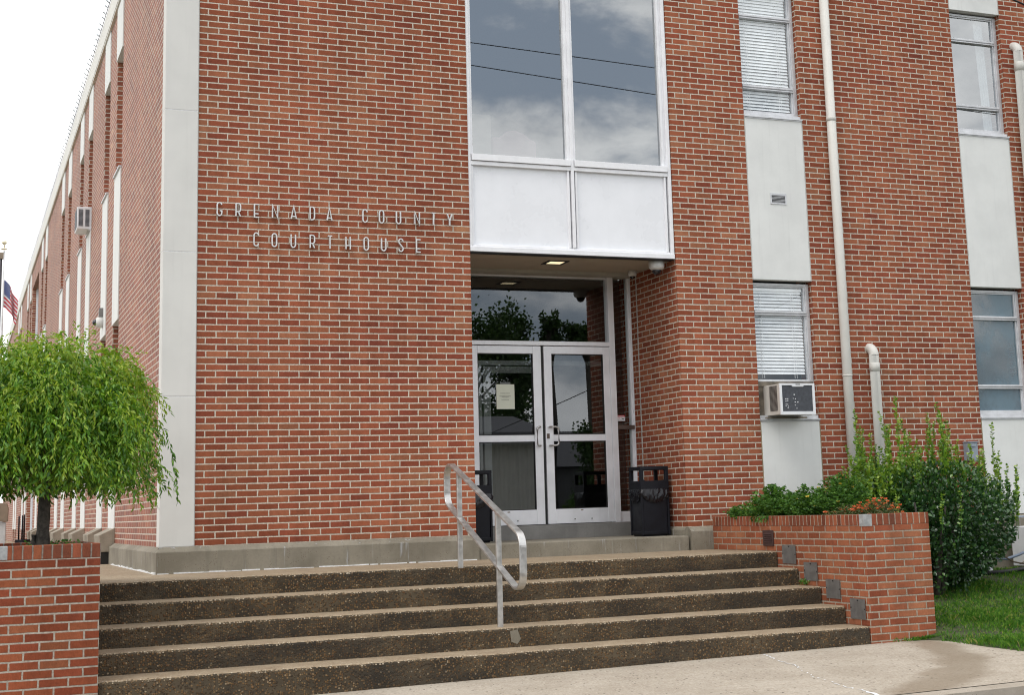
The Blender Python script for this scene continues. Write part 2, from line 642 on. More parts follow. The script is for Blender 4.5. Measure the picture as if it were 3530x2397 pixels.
def walk_mat():
    """sidewalk concrete with the damp stain beside the planter"""
    m, tt, out = newmat('sidewalk_concrete')
    P = tt.pos()
    x, y, z = tt.sep(P)
    n1 = tt.noise(P, 1.6, 6, 0.62)
    n2 = tt.noise(P, 60, 4, 0.75)
    n3 = tt.noise(P, 170, 2, 0.6)
    c = tt.mix(tt.maprange(n1, 0.3, 0.7), (0.355, 0.310, 0.252), (0.440, 0.394, 0.330))
    c = tt.mix(tt.math('MULTIPLY', tt.maprange(n2, 0.45, 0.75), 0.60), c, (0.22, 0.17, 0.12))
    n4 = tt.noise(tt.scaled(P, 1, 1.8, 1), 7.0, 5, 0.7)
    c = tt.mix(tt.math('MULTIPLY', tt.maprange(n4, 0.50, 0.78), 0.40), c, (0.24, 0.195, 0.145))
    c = tt.mix(tt.math('MULTIPLY', tt.maprange(n3, 0.55, 0.75), 0.6), c, (0.62, 0.55, 0.45))
    vo = tt.node('ShaderNodeTexVoronoi', feature='F1')
    tt.put(vo.inputs['Vector'], tt.scaled(P, 1, 0.6, 1))
    vo.inputs['Scale'].default_value = 75
    vr, vg, vb = tt.sep(vo.outputs['Color'])
    c = tt.mix(tt.math('MULTIPLY', tt.math('GREATER_THAN', vr, 0.80), 0.24), c, (0.23, 0.175, 0.12))
    c = tt.mix(tt.math('MULTIPLY', tt.math('GREATER_THAN', vg, 0.86), 0.26), c, (0.62, 0.55, 0.45))
    c = tt.mix(tt.math('MULTIPLY', tt.math('GREATER_THAN', vb, 0.985), 0.8), c, (0.07, 0.055, 0.045))
    wx = tt.math('ADD', x, tt.math('MULTIPLY', tt.math('SUBTRACT', tt.noise(P, 1.9, 4), 0.5), 0.45))
    wy = tt.math('ADD', y, tt.math('MULTIPLY', tt.math('SUBTRACT', tt.noise(P, 2.4, 4), 0.5), 0.5))
    # crescent-shaped damp patch running from the planter corner round to the kerb
    pts = WETPTS
    dmin = None
    for (a, b) in zip(pts[:-1], pts[1:]):
        ex, ey = b[0] - a[0], b[1] - a[1]
        px_ = tt.math('SUBTRACT', wx, a[0])
        py_ = tt.math('SUBTRACT', wy, a[1])
        hh_ = tt.math('DIVIDE', tt.math('ADD', tt.math('MULTIPLY', px_, ex), tt.math('MULTIPLY', py_, ey)), ex * ex + ey * ey, clamp=True)
        qx = tt.math('SUBTRACT', px_, tt.math('MULTIPLY', hh_, ex))
        qy = tt.math('SUBTRACT', py_, tt.math('MULTIPLY', hh_, ey))
        rad = tt.math('ADD', a[2], tt.math('MULTIPLY', hh_, b[2] - a[2]))
        dd = tt.math('SUBTRACT', tt.math('SQRT', tt.math('ADD', tt.math('MULTIPLY', qx, qx), tt.math('MULTIPLY', qy, qy))), rad)
        dmin = dd if dmin is None else tt.math('MINIMUM', dmin, dd)
    wet = tt.maprange(dmin, -0.10, 0.10, 1.0, 0.0)
    c = tt.mix(tt.math('MULTIPLY', wet, 0.55), c, (0.185, 0.140, 0.090))
    far = tt.maprange(x, 40, 90)
    p = principled(tt, out, c, tt.maprange(wet, 0, 1, 0.9, 0.6), 0, 0.3, tt.math('ADD', n2, n3), 0.4, 0.004)
    return m


M_walk = walk_mat()
M_kerb = concrete('kerb_concrete', (0.40, 0.355, 0.295), (0.33, 0.285, 0.23), 0.4, 0.15, 0.5)
M_asphalt = simple('asphalt', (0.05, 0.05, 0.052), 0.9, var=0.25, scale=30, bump=0.5, bscale=120)
M_caulk = simple('white_crack_filler', (0.72, 0.73, 0.74), 0.7, var=0.15, scale=40)
M_stone = simple('pilaster_cast_stone', (0.645, 0.640, 0.615), 0.75, var=0.05, scale=1.3, bump=0.12, bscale=180, streak=0.10)
M_span = simple('spandrel_panel_paint', (0.69, 0.70, 0.685), 0.6, var=0.05, scale=2.2, streak=0.20, bump=0.08, bscale=160)
M_fascia = simple('fascia_paint', (0.69, 0.68, 0.64), 0.6, var=0.06, scale=1.5, streak=0.12)
M_caulkgrey = simple('grey_sealant', (0.46, 0.45, 0.42), 0.7, var=0.15, scale=12)
M_beigecaulk = simple('stained_sealant', (0.27, 0.215, 0.135), 0.8, var=0.3, scale=10)
M_soffit = simple('soffit_plaster', (0.42, 0.365, 0.285), 0.8, var=0.06, scale=3)
M_head = simple('door_head_paint', (0.40, 0.385, 0.33), 0.7, var=0.08, scale=8)
M_alu = simple('anodised_aluminium', (0.82, 0.83, 0.86), 0.38, 0.25, 0.5, var=0.06, scale=3, streak=0.10)
M_aluwin = simple('weathered_window_aluminium', (0.60, 0.61, 0.63), 0.45, 0.35, 0.5, var=0.12, scale=7, streak=0.18)
M_whitealu = simple('white_enamel_frame', (0.80, 0.805, 0.83), 0.38, 0.0, 0.5, var=0.05, scale=5, streak=0.12)
M_panel = simple('white_enamel_panel', (0.80, 0.815, 0.85), 0.30, 0.0, 0.5, var=0.04, scale=2.2, streak=0.05)
M_rail = simple('brushed_rail_aluminium', (0.56, 0.55, 0.535), 0.34, 0.85, 0.5, var=0.12, scale=18, streak=0.12)
M_letter = simple('cast_letter_aluminium', (0.62, 0.62, 0.61), 0.36, 0.6, 0.5, var=0.10, scale=30)
M_black = simple('black_gasket', (0.012, 0.012, 0.013), 0.6)
M_bronze = simple('bronze_bar', (0.13, 0.095, 0.08), 0.45, 0.5)
M_pipe = simple('painted_pipe', (0.62, 0.61, 0.57), 0.5, var=0.05, scale=3, streak=0.10)
M_binplastic = simple('bin_plastic', (0.0065, 0.007, 0.011), 0.5, 0.0, 0.25, var=0.2, scale=9)
M_bag = simple('bin_bag_film', (0.006, 0.006, 0.009), 0.27, 0.0, 0.45, var=0.2, scale=9)
M_plate = simple('galvanised_plate', (0.185, 0.178, 0.172), 0.5, 0.4, var=0.16, scale=14)
M_brown = simple('brown_louvre_paint', (0.058, 0.030, 0.028), 0.5, var=0.15)
M_ply = simple('weathered_plywood', (0.135, 0.115, 0.09), 0.9, var=0.45, scale=9, bump=0.6, bscale=26)
M_acwhite = simple('unit_enamel', (0.74, 0.755, 0.78), 0.4, var=0.05, scale=6, streak=0.08)
M_acside = simple('unit_side_louvre_paint', (0.56, 0.54, 0.50), 0.5, var=0.08)
M_acgrille = simple('condenser_fins', (0.095, 0.102, 0.118), 0.5, 0.3, var=0.2, scale=30)
M_blind = simple('blind_slat', (0.92, 0.93, 0.93), 0.5, var=0.05)
M_camw = simple('camera_housing', (0.62, 0.62, 0.60), 0.4, var=0.04)
M_camd = simple('smoked_dome', (0.012, 0.013, 0.018), 0.08, 0, 0.8)
M_paper = simple('notice_paper', (0.66, 0.69, 0.58), 0.8, var=0.04)
M_ink = simple('black_ink', (0.03, 0.03, 0.03), 0.8)
M_red = simple('red_ink', (0.50, 0.02, 0.03), 0.6)
M_stickw = simple('sticker_white', (0.75, 0.75, 0.76), 0.5, var=0.03)
M_ebox = simple('grey_box_paint', (0.25, 0.29, 0.34), 0.5, var=0.08)
M_soil = simple('planter_soil', (0.055, 0.038, 0.026), 0.95, var=0.4, scale=14, bump=0.8, bscale=30)
M_bark = simple('bark', (0.060, 0.052, 0.043), 0.95, var=0.5, scale=26, bump=1.0, bscale=34)
M_twig = simple('twig_wood', (0.10, 0.075, 0.05), 0.9, var=0.3, scale=20)
M_hose = simple('blue_grey_hose', (0.16, 0.20, 0.27), 0.5)
M_room = simple('room_wall', (0.22, 0.22, 0.21), 0.9, var=0.05)
M_roomdark = simple('dark_room_surface', (0.05, 0.05, 0.052), 0.9, var=0.05)
M_curtain = simple('drape', (0.30, 0.285, 0.24), 0.9, var=0.06, scale=3)
M_drapew = simple('pale_drape', (0.55, 0.55, 0.53), 0.9, var=0.04)
M_pink = simple('rose_upholstery', (0.46, 0.27, 0.28), 0.9, var=0.06)
M_beige = simple('beige_board', (0.42, 0.37, 0.29), 0.8, var=0.04)
M_taupe = simple('taupe_lid', (0.24, 0.19, 0.14), 0.6)
M_greypost = simple('light_grey_post', (0.50, 0.52, 0.53), 0.5)
M_polew = simple('white_pole_paint', (0.62, 0.62, 0.62), 0.4)
M_gold = simple('gold_ball', (0.75, 0.68, 0.50), 0.3, 0.6)
M_darkpaint = simple('dark_pole_paint', (0.02, 0.02, 0.026), 0.4)
M_patch = simple('mortar_patch', (0.33, 0.34, 0.34), 0.9, var=0.2, scale=20)
M_farwall = simple('far_building_wall', (0.35, 0.34, 0.33), 0.8, var=0.05)
M_farroof = simple('far_building_roof', (0.10, 0.10, 0.11), 0.7)


def emit(name, c, s):
    m, tt, out = newmat(name)
    e = tt.node('ShaderNodeEmission')
    e.inputs[0].default_value = col4(c)
    e.inputs[1].default_value = s
    tt.l.new(e.outputs[0], out.inputs[0])
    return m


M_lamp = emit('warm_lamp_lens', (1.0, 0.80, 0.48), 1.15)
M_tube = emit('office_tube_light', (1.0, 0.92, 0.78), 4.0)


def glass(name, base, refl_add, tint=(0.72, 0.78, 0.80), rough=0.0, dust=0.0, dustc=(0.4, 0.45, 0.5), wave=0.0):
    m, tt, out = newmat(name)
    tr = tt.node('ShaderNodeBsdfTransparent')
    tr.inputs[0].default_value = col4(tint)
    gl = tt.node('ShaderNodeBsdfGlossy')
    gl.inputs['Roughness'].default_value = rough
    gl.inputs['Color'].default_value = (0.93, 0.97, 1.0, 1)
    # Schlick reflectance of a two-sided pane (same from both sides)
    ge = tt.node('ShaderNodeNewGeometry')
    dt = tt.node('ShaderNodeVectorMath', operation='DOT_PRODUCT')
    tt.l.new(ge.outputs['Normal'], dt.inputs[0])
    tt.l.new(ge.outputs['Incoming'], dt.inputs[1])
    om = tt.math('SUBTRACT', 1.0, tt.math('ABSOLUTE', dt.outputs['Value']), clamp=True)
    sch = tt.math('MULTIPLY_ADD', tt.math('POWER', om, 5.0), 0.88, 0.075)
    if wave:
        b = tt.node('ShaderNodeBump')
        b.inputs['Strength'].default_value = wave
        b.inputs['Distance'].default_value = 0.02
        tt.put(b.inputs['Height'], tt.noise(tt.pos(), 2.0, 2))
        tt.l.new(b.outputs[0], gl.inputs['Normal'])
    f = tt.math('ADD', sch, refl_add, clamp=True)
    mx = tt.node('ShaderNodeMixShader')
    tt.put(mx.inputs[0], f)
    tt.l.new(tr.outputs[0], mx.inputs[1])
    tt.l.new(gl.outputs[0], mx.inputs[2])
    last = mx.outputs[0]
    if dust:
        df = tt.node('ShaderNodeBsdfDiffuse')
        df.inputs[0].default_value = col4(dustc)
        P = tt.pos()
        n = tt.noise(tt.scaled(P, 1.6, 1.6, 1.1), 1.2, 4, 0.6)
        n2 = tt.noise(P, 45, 3, 0.7)
        k = tt.math('MULTIPLY', tt.math('ADD', tt.maprange(n, 0.35, 0.65, 0.25, 1.0), tt.math('MULTIPLY', tt.math('SUBTRACT', n2, 0.5), 0.3)), dust, clamp=True)
        m2 = tt.node('ShaderNodeMixShader')
        tt.put(m2.inputs[0], k)
        tt.l.new(last, m2.inputs[1])
        tt.l.new(df.outputs[0], m2.inputs[2])
        last = m2.outputs[0]
    tt.l.new(last, out.inputs[0])
    return m


M_gcurt = glass('tinted_curtain_glass', 1.5, 0.22, (0.58, 0.62, 0.64))
M_gdoor = glass('door_glass', 1.5, 0.07, (0.78, 0.82, 0.80))
M_gwin = glass('window_glass', 1.5, 0.02, (0.97, 0.99, 1.0))
M_gwin2 = glass('clean_dark_glass', 1.5, 0.22, (0.70, 0.76, 0.80))
M_gdust = glass('dusty_glass', 1.5, 0.05, (0.6, 0.66, 0.7), dust=0.75, dustc=(0.17, 0.25, 0.30))


def leafmat(name, stops, rough=0.45, spec=0.5, transl=0.35, noise=True):
    m, tt, out = newmat(name)
    rp = tt.node('ShaderNodeNewGeometry').outputs['Random Per Island']
    c = tt.ramp(rp, stops)
    n = tt.noise(tt.pos(), 3.5, 3)
    c = tt.mix(1.0, c, tt.ramp(n, [(0.3, (0.72, 0.78, 0.7)), (0.7, (1.2, 1.15, 1.1))]), 'MULTIPLY')
    p = tt.node('ShaderNodeBsdfPrincipled')
    tt.put(p.inputs['Base Color'], c)
    p.inputs['Roughness'].default_value = rough
    p.inputs['Specular IOR Level'].default_value = spec
    tl = tt.node('ShaderNodeBsdfTranslucent')
    tt.put(tl.inputs[0], tt.mix(1.0, c, (1.25, 1.2, 0.6), 'MULTIPLY'))
    mx = tt.node('ShaderNodeMixShader')
    mx.inputs[0].default_value = transl
    tt.l.new(p.outputs[0], mx.inputs[1])
    tt.l.new(tl.outputs[0], mx.inputs[2])
    tt.l.new(mx.outputs[0], out.inputs[0])
    return m


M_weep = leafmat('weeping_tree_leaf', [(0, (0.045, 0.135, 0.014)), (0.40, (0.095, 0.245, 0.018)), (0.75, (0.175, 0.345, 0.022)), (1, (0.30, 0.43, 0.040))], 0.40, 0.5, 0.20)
M_weepy = leafmat('young_lit_top_leaf', [(0, (0.14, 0.27, 0.02)), (0.6, (0.24, 0.38, 0.03)), (1, (0.38, 0.45, 0.06))], 0.40)  # new growth, with the light on the crown top put into the colour
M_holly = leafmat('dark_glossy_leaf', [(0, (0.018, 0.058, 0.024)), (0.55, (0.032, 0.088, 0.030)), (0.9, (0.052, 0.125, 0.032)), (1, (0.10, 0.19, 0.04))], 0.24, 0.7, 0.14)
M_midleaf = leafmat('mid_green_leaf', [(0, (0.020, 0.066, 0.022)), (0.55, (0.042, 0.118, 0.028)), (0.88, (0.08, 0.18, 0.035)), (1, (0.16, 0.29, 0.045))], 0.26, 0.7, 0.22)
M_lime = leafmat('young_lime_leaf', [(0, (0.075, 0.18, 0.025)), (0.5, (0.18, 0.34, 0.035)), (1, (0.34, 0.46, 0.07))], 0.28, 0.7, 0.30)
M_lant = leafmat('bedding_leaf', [(0, (0.035, 0.11, 0.02)), (0.5, (0.065, 0.175, 0.025)), (1, (0.125, 0.26, 0.035))], 0.5, 0.4, 0.28)
M_dull = leafmat('purple_green_leaf', [(0, (0.05, 0.10, 0.03)), (0.6, (0.10, 0.15, 0.05)), (1, (0.20, 0.11, 0.07))], 0.5, 0.4, 0.25)
M_orange = leafmat('orange_petal', [(0, (0.60, 0.07, 0.06)), (0.5, (0.70, 0.17, 0.07)), (1, (0.72, 0.30, 0.14))], 0.6, 0.3, 0.25)
M_yellow = leafmat('yellow_petal', [(0, (0.7, 0.5, 0.06)), (1, (0.75, 0.6, 0.15))], 0.6, 0.3, 0.25)
M_grass = leafmat('grass_blade', [(0, (0.045, 0.15, 0.022)), (0.45, (0.095, 0.25, 0.03)), (0.85, (0.17, 0.34, 0.045)), (0.95, (0.28, 0.36, 0.08)), (1, (0.40, 0.36, 0.16))], 0.5, 0.3, 0.35)
M_fartree = leafmat('far_tree_leaf', [(0, (0.022, 0.055, 0.014)), (0.6, (0.04, 0.09, 0.02)), (1, (0.075, 0.13, 0.03))], 0.5, 0.3, 0.25)
M_lawn = simple('lawn_soil', (0.050, 0.062, 0.022), 0.95, var=0.5, scale=8, bump=0.6, bscale=50)


# ------------------------------------------------------------------ foliage helper
def leaves(pos, dirs, L, Wd, fold=0.35, droop=0.0, rng=RNG, roundish=False):
    """many single leaves (two quads folded on the midrib); returns V, F"""
    pos = np.asarray(pos, float)
    n = len(pos)
    d = np.asarray(dirs, float)
    d = d / np.maximum(np.linalg.norm(d, axis=1, keepdims=True), 1e-6)
    rv = rng.normal(size=(n, 3))
    side = np.cross(d, rv)
    side /= np.maximum(np.linalg.norm(side, axis=1, keepdims=True), 1e-6)
    nm = np.cross(side, d)
    L = np.broadcast_to(np.asarray(L, float), (n,))[:, None]
    Wd = np.broadcast_to(np.asarray(Wd, float), (n,))[:, None]
    a, b = (0.22, 0.66) if roundish else (0.30, 0.62)
    wa, wb = (0.46, 0.46) if roundish else (0.5, 0.40)
    up = nm * fold
    base = pos
    l1 = pos + d * L * a + (side + up) * Wd * wa
    l2 = pos + d * L * b + (side + up) * Wd * wb
    tip = pos + d * L + np.array([0, 0, -1.0]) * L * droop
    r1 = pos + d * L * a + (-side + up) * Wd * wa
    r2 = pos + d * L * b + (-side + up) * Wd * wb
    V = np.stack([base, l1, l2, tip, r2, r1], 1).reshape(-1, 3)
    k = (np.arange(n) * 6)[:, None]
    F = np.concatenate([k + np.array([[0, 1, 2, 3]]), k + np.array([[0, 3, 4, 5]])], 1).reshape(-1, 4)
    return V, F


def merge(parts):
    V, F, k = [], [], 0
    for v, f in parts:
        V.append(v)
        F.append(f + k)
        k += len(v)
    return np.concatenate(V), np.concatenate(F)


# ================================================================== SETTING
def zwalk(x, y):
    xx = min(max(x, -14), 22)
    return -0.83 + 0.011 * (xx - 5.74) + 0.012 * (min(y, -3.12) + 3.12)


def zlawn(x, y):
    k = min(max((y + 3.5) / 3.2, 0), 1)
    z = -0.80 + 0.41 * k + 0.025 * math.sin(x * 1.7 + y) * k + 0.012 * mnoise.noise((x * 2, y * 2, 0))
    e = min(max((x - 6.34 - 0.05 * math.sin(y * 5.1)) / 0.25, 0), 1)
    e = max(e, min(max((y + 3.35) / 0.6, 0), 1))
    return (zwalk(x, y) - 0.012) * (1 - e) + z * e


def grid(x0, x1, y0, y1, nx, ny, fz):
    mb = MB()
    for j in range(ny + 1):
        for i in range(nx + 1):
            x = x0 + (x1 - x0) * i / nx
            y = y0 + (y1 - y0) * j / ny
            mb.v.append((x, y, fz(x, y)))
    for j in range(ny):
        for i in range(nx):
            a = j * (nx + 1) + i
            mb.f.append((a, a + 1, a + nx + 2, a + nx + 1))
            mb.m.append(0)
    return mb


M_ground = simple('ground_earth', (0.10, 0.105, 0.06), 0.95, var=0.3, scale=0.5)
struct('ground', MB().quad((-1500, -1500, -1.16), (1500, -1500, -1.16), (1500, 1500, -1.16), (-1500, 1500, -1.16)), M_ground)
struct('road', MB().quad((-200, -15.9, -1.06), (200, -15.9, -1.06), (200, -6.13, -1.06), (-200, -6.13, -1.06)), M_asphalt)
# sidewalk sheet, groove, kerb
sw = grid(-30, 6.9, -5.90, -3.0, 80, 12, zwalk)
sw2 = grid(6.9, 30, -5.90, -5.55, 40, 2, zwalk)
sw.add(sw2.v, sw2.f)
struct('sidewalk', sw, M_walk, smooth=True)
kb = MB()
for i in range(60):
    xa, xb = -30 + i, -29 + i
    if i == 34:
        continue
    za, zb = zwalk(xa, -5.9), zwalk(xb, -5.9)
    kb.add([(xa, -6.10, za - 0.004), (xb, -6.10, zb - 0.004), (xb, -5.928, zb), (xa, -5.928, za),
            (xa, -6.125, -1.2), (xb, -6.125, -1.2), (xb, -5.928, -1.2), (xa, -5.928, -1.2)],
           [(0, 1, 2, 3), (0, 4, 5, 1), (2, 6, 7, 3)])
xa, xb = 4, 5
za, zb = zwalk(xa, -5.9), zwalk(xb, -5.9)
kb.add([(xa, -6.10, za - 0.004), (xb, -6.10, zb - 0.004), (xb, -5.928, zb), (xa, -5.928, za),
        (xa, -6.125, -1.2), (xb, -6.125, -1.2), (xb, -5.928, -1.2), (xa, -5.928, -1.2)],
       [(0, 1, 2, 3), (0, 4, 5, 1), (2, 6, 7, 3)])
struct('kerb', kb, M_kerb)
# patched crack in the sidewalk
cp = [(4.565, -3.17), (4.50, -3.42), (4.41, -3.75), (4.37, -4.02), (4.24, -4.35), (4.15, -4.62), (4.095, -4.80), (4.06, -5.05), (3.985, -5.35), (4.00, -5.60), (3.93, -5.88)]
ck = MB()
fin = []
for (a, b) in zip(cp[:-1], cp[1:]):
    for q in range(6):
        s = q / 6
        fin.append((a[0] + (b[0] - a[0]) * s + random.uniform(-.016, .016), a[1] + (b[1] - a[1]) * s))
fin.append(cp[-1])
for i, p in enumerate(fin):
    w = random.uniform(0.0035, 0.0085) + (0.010 if i > len(fin) - 6 else 0)
    ck.v += [(p[0] - w, p[1], zwalk(*p) + 0.0035), (p[0] + w, p[1], zwalk(*p) + 0.0035)]
for i in range(len(fin) - 1):
    if 20 < i < 44 and i % 3 or random.random() < 0.06:
        continue
    ck.f.append((2 * i, 2 * i + 1, 2 * i + 3, 2 * i + 2))
    ck.m.append(0)
struct('sidewalk_crack', ck, M_caulk)
# lawn
lw = grid(6.32, 30, -5.56, -0.02, 90, 40, zlawn)
struct('lawn', lw, M_lawn, smooth=True)
# landing before the doors and along the side of the building
ld = MB().box(-1.165, 5.73, -1.20, 0.02, -0.5, 0).box(-7, -1.17, -0.88, 60, -0.5, -0.002).box(-1.165, -0.28, 0.024, 60, -0.5, -0.001)
struct('landing', ld, M_step)

# grass blades
N = 52000
gx = 6.36 + RNG.beta(1.0, 1.7, N) * 6.0
gy = -5.5 + RNG.random(N) * 5.2
edge = 6.36 + 0.05 * np.sin(gy * 5.1) + 0.04 * np.sin(gy * 13.7 + 1) + np.where(gy > -3.55, np.clip((gy + 3.55) * 0.2, -0.1, .12), 0)
keep = (gx > edge - 0.06) & ~((gx < 6.5) & (gy > -3.14))
gx, gy = gx[keep], gy[keep]
gz = np.array([zlawn(a, b) for a, b in zip(gx, gy)])
cl = np.array([mnoise.noise((a * 1.3, b * 1.3, 4)) + 0.6 * mnoise.noise((a * 4.1, b * 4.1, 9)) for a, b in zip(gx, gy)])
keep = RNG.random(len(gx)) < np.clip(0.85 + 0.8 * cl, 0.30, 1)
gx, gy, gz, cl = gx[keep], gy[keep], gz[keep], cl[keep]
hh = RNG.uniform(0.038, 0.085, len(gx)) * (1 + 0.9 * np.clip(cl, -0.5, 1))
dirs = np.stack([RNG.normal(0, .45, len(gx)), RNG.normal(0, .45, len(gx)), np.ones(len(gx))], 1)
gp = np.stack([gx, gy, gz - 0.004], 1)
# tufts along the planter foot and the lawn edge
M2 = 1500
tx = 5.95 + RNG.random(M2) ** 0.6 * 0.62
tyy = -3.14 - RNG.random(M2) * 0.07 * (0.3 + (tx - 5.9))
sel = RNG.random(M2) < np.clip((tx - 6.05) * 2.0, 0.10, 1)
tx, tyy = tx[sel], tyy[sel]
tz = np.array([zwalk(a, b) for a, b in zip(tx, tyy)])
gp = np.concatenate([gp, np.stack([tx, tyy, tz], 1)])
dirs = np.concatenate([dirs, np.stack([RNG.normal(0, .6, len(tx)), RNG.normal(-.3, .5, len(tx)), np.ones(len(tx))], 1)])
hh = np.concatenate([hh, RNG.uniform(0.02, 0.07, len(tx))])
V, F = leaves(gp, dirs, hh, 0.0075, fold=0.15, droop=0.25)
g = obj('lawn_grass', (V, F), M_grass)
g['kind'] = 'stuff'
tag(g, 'short green lawn grass to the right of the brick planter', 'grass')

# ================================================================== COURTHOUSE
HT = 7.57
B = thing('courthouse_building', 'two-storey red brick courthouse with a pale corner pilaster and white panel strips', 'building', (0, 0, 0))
XW = 2.95      # left brick wall ends
XP0, XP1 = 5.48, 6.488
XA0, XA1 = 7.305, 9.655
XB0, XB1 = 10.465, 16.0
fw = MB()
fw.box(0.0, XW, 0, 1.6, 0.05, HT, 0)
fw.box(XP0, XP1, 0, 1.6, 0.05, HT, 1)
fw.box(XA0, XA1, 0, 0.36, -1.0, HT, 1)
fw.box(XB0, XB1, 0, 0.36, -1.0, HT, 1)
obj('front_wall', fw, [M_brickL, M_brickR], B)

# side wall with its window bays
BAYS = [(4.58, 5.34), (6.30, 7.05), (9.12, 9.85), (10.87, 11.60), (13.67, 14.45), (15.53, 16.30), (21.18, 21.97), (22.91, 23.66), (28.67, 29.40), (30.30, 31.10), (34.90, 35.70), (36.45, 37.25)]
ENT = (25.0, 28.25)
cuts = sorted(BAYS + [ENT])
y = 0.19
swm = MB()
for (a, b) in cuts:
    swm.box(-0.30, 0.0, y, a, -0.2, HT)
    y = b
swm.box(-0.30, 0.0, y, 48, -0.2, HT)
swm.box(-0.30, 0.0, ENT[0], ENT[1], 7.05, HT)
obj('side_wall', swm, M_brickS, B)

# corner pilaster of four cast stones
pl = MB().box(-0.325, -0.008, -0.012, 0.15, 0.252, HT)
zs = [0.256, 1.735, 3.208, 4.695, 6.18, HT]
for a, b in zip(zs[:-1], zs[1:]):
    pl.box(-0.335, 0.0, -0.022, 0.188, a + 0.0035, b - 0.0035)
obj('corner_pilaster', pl, M_stone, B, bevel=0.004)
for a in zs[1:-1]:
    obj('pilaster_joint', MB().box(-0.3335, -0.0015, -0.0205, 0.186, a - 0.0033, a + 0.0033), M_caulk, B)
obj('pilaster_sealant', MB().box(0.0, 0.009, -0.0045, 0.01, 0.256, HT).box(-0.333, 0.004, -0.03, -0.006, 0.246, 0.2585), M_caulkgrey, B)

# plinth
prof = [(-0.06, -0.6), (0.07, -0.6), (0.07, 0.206), (0.062, 0.216), (0.0, 0.256), (-0.06, 0.256)]
ba = MB().sweep([(-0.30, 4.56), (-0.30, -0.03), (XW, -0.03)], prof)
ba.sweep([(5.468, -0.03), (16.0, -0.03)], [(o, z if z > 0 else -1.0) for o, z in prof])
ba.sweep([(5.478, 1.22), (5.478, 0.03)], [(-0.02, 0), (0.028, 0), (0.028, 0.225), (0.004, 0.252), (-0.02, 0.252)])
y = 5.36
for (a, b) in BAYS[1:8]:
    ba.sweep([(-0.30, a), (-0.30, y)], prof)
    y = b + 0.02
obj('plinth', ba, M_base, B)
sl = MB()
x = -0.36
while x < 2.9:
    L = random.uniform(0.05, 0.16)
    sl.box(x, x + L, -0.1 - random.uniform(0.004, 0.012), -0.095, -0.002, random.uniform(0.004, 0.014))
    x += L + (random.uniform(0, 0.06) if random.random() < 0.4 else -0.001)
yy = -0.09
while yy < 4.1:
    L = random.uniform(0.08, 0.2)
    sl.box(-0.37 - random.uniform(0.006, 0.018), -0.365, yy, yy + L, -0.002, random.uniform(0.006, 0.018))
    yy += L
obj('plinth_sealant', sl, M_caulk, B)

# fascia
fp = [(-0.1, HT - 0.004), (0.036, HT - 0.004), (0.036, HT + 0.03), (0.042, HT + 0.03), (0.042, HT + 0.365), (-0.1, HT + 0.365)]
obj('roof_fascia', MB().sweep([(-0.30, 48), (-0.30, 0.0), (16, 0.0)], fp), M_fascia, B)
obj('roof', MB().box(-0.25, 16, 0.05, 48, HT + 0.15, HT + 0.22), M_roomdark, B)

# ---- side bays: spandrel panels, sills, windows
for i, (a, b) in enumerate(BAYS):
    for (z0, z1) in ((0.40, 1.455), (3.115, 5.14), (6.80, HT - 0.006)):
        obj('spandrel_panel', MB().box(-0.316, -0.19, a + 0.004, b - 0.004, z0, z1), M_span, B, bevel=0.004)
    for zs_ in (5.142, 1.457):
        obj('window_sill', MB().box(-0.338, -0.15, a + 0.003, b - 0.003, zs_, zs_ + 0.023), M_aluwin, B)
    for (z0, z1) in ((1.482, 3.112), (5.167, 6.797)):
        w = MB()
        w.box(-0.20, -0.15, a + 0.003, a + 0.05, z0, z1).box(-0.20, -0.15, b - 0.05, b - 0.003, z0, z1)
        for zz in (z0, z0 + 0.40, z0 + 1.22, z1 - 0.045):
            w.box(-0.199, -0.151, a + 0.05, b - 0.05, zz, zz + 0.045)
        wo_ = obj('window', w, M_aluwin, B)
        obj('pane', MB().quad((-0.175, a + 0.05, z0), (-0.175, b - 0.05, z0), (-0.175, b - 0.05, z1), (-0.175, a + 0.05, z1)), M_gwin, wo_)
    if i < 8:
        obj('sloped_sill', MB().prism([(-0.299, 0.150), (-0.47, 0.150), (-0.49, 0.358), (-0.299, 0.448)], 'y', a - 0.015, b + 0.015), M_sill, B, bevel=0.006)
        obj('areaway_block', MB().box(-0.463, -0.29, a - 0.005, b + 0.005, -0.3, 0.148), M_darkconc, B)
ef = MB().box(-0.20, -0.12, ENT[0] + 0.02, ENT[0] + 0.5, 0, 7.04).box(-0.20, -0.12, ENT[1] - 0.14, ENT[1] - 0.01, 0, 7.04)
ef.box(-0.20, -0.12, 26.4, 26.55, 0, 7.04).box(-0.199, -0.121, ENT[0] + 0.5, ENT[1] - 0.14, 3.3, 3.6)
eo = obj('side_entrance_window', ef, M_whitealu, B)
obj('pane', MB().box(-0.165, -0.155, ENT[0] + 0.5, ENT[1] - 0.14, 0, 7.04), M_gwin, eo)
obj('side_lining', MB().box(-0.02, 0.02, 0.3, 47.5, 0, HT), M_roomdark, B)

# ---- front strips: spandrel panels
for (x0, x1) in ((XP1, XA0), (XA1, XB0)):
    for (z0, z1) in ((0.262, 1.438), (3.128, 5.135), (6.822, HT - 0.006)):
        obj('spandrel_panel', MB().box(x0 + 0.012, x1 - 0.012, -0.003, 0.12, z0, z1), M_span, B, bevel=0.004)
        for (xa, xb) in ((x0 - 0.001, x0 + 0.0115), (x1 - 0.0115, x1 + 0.001)):
            obj('panel_sealant', MB().box(xa, xb, -0.0015, 0.1, z0, z1), M_beigecaulk if z0 < 1 else M_caulkgrey, B)


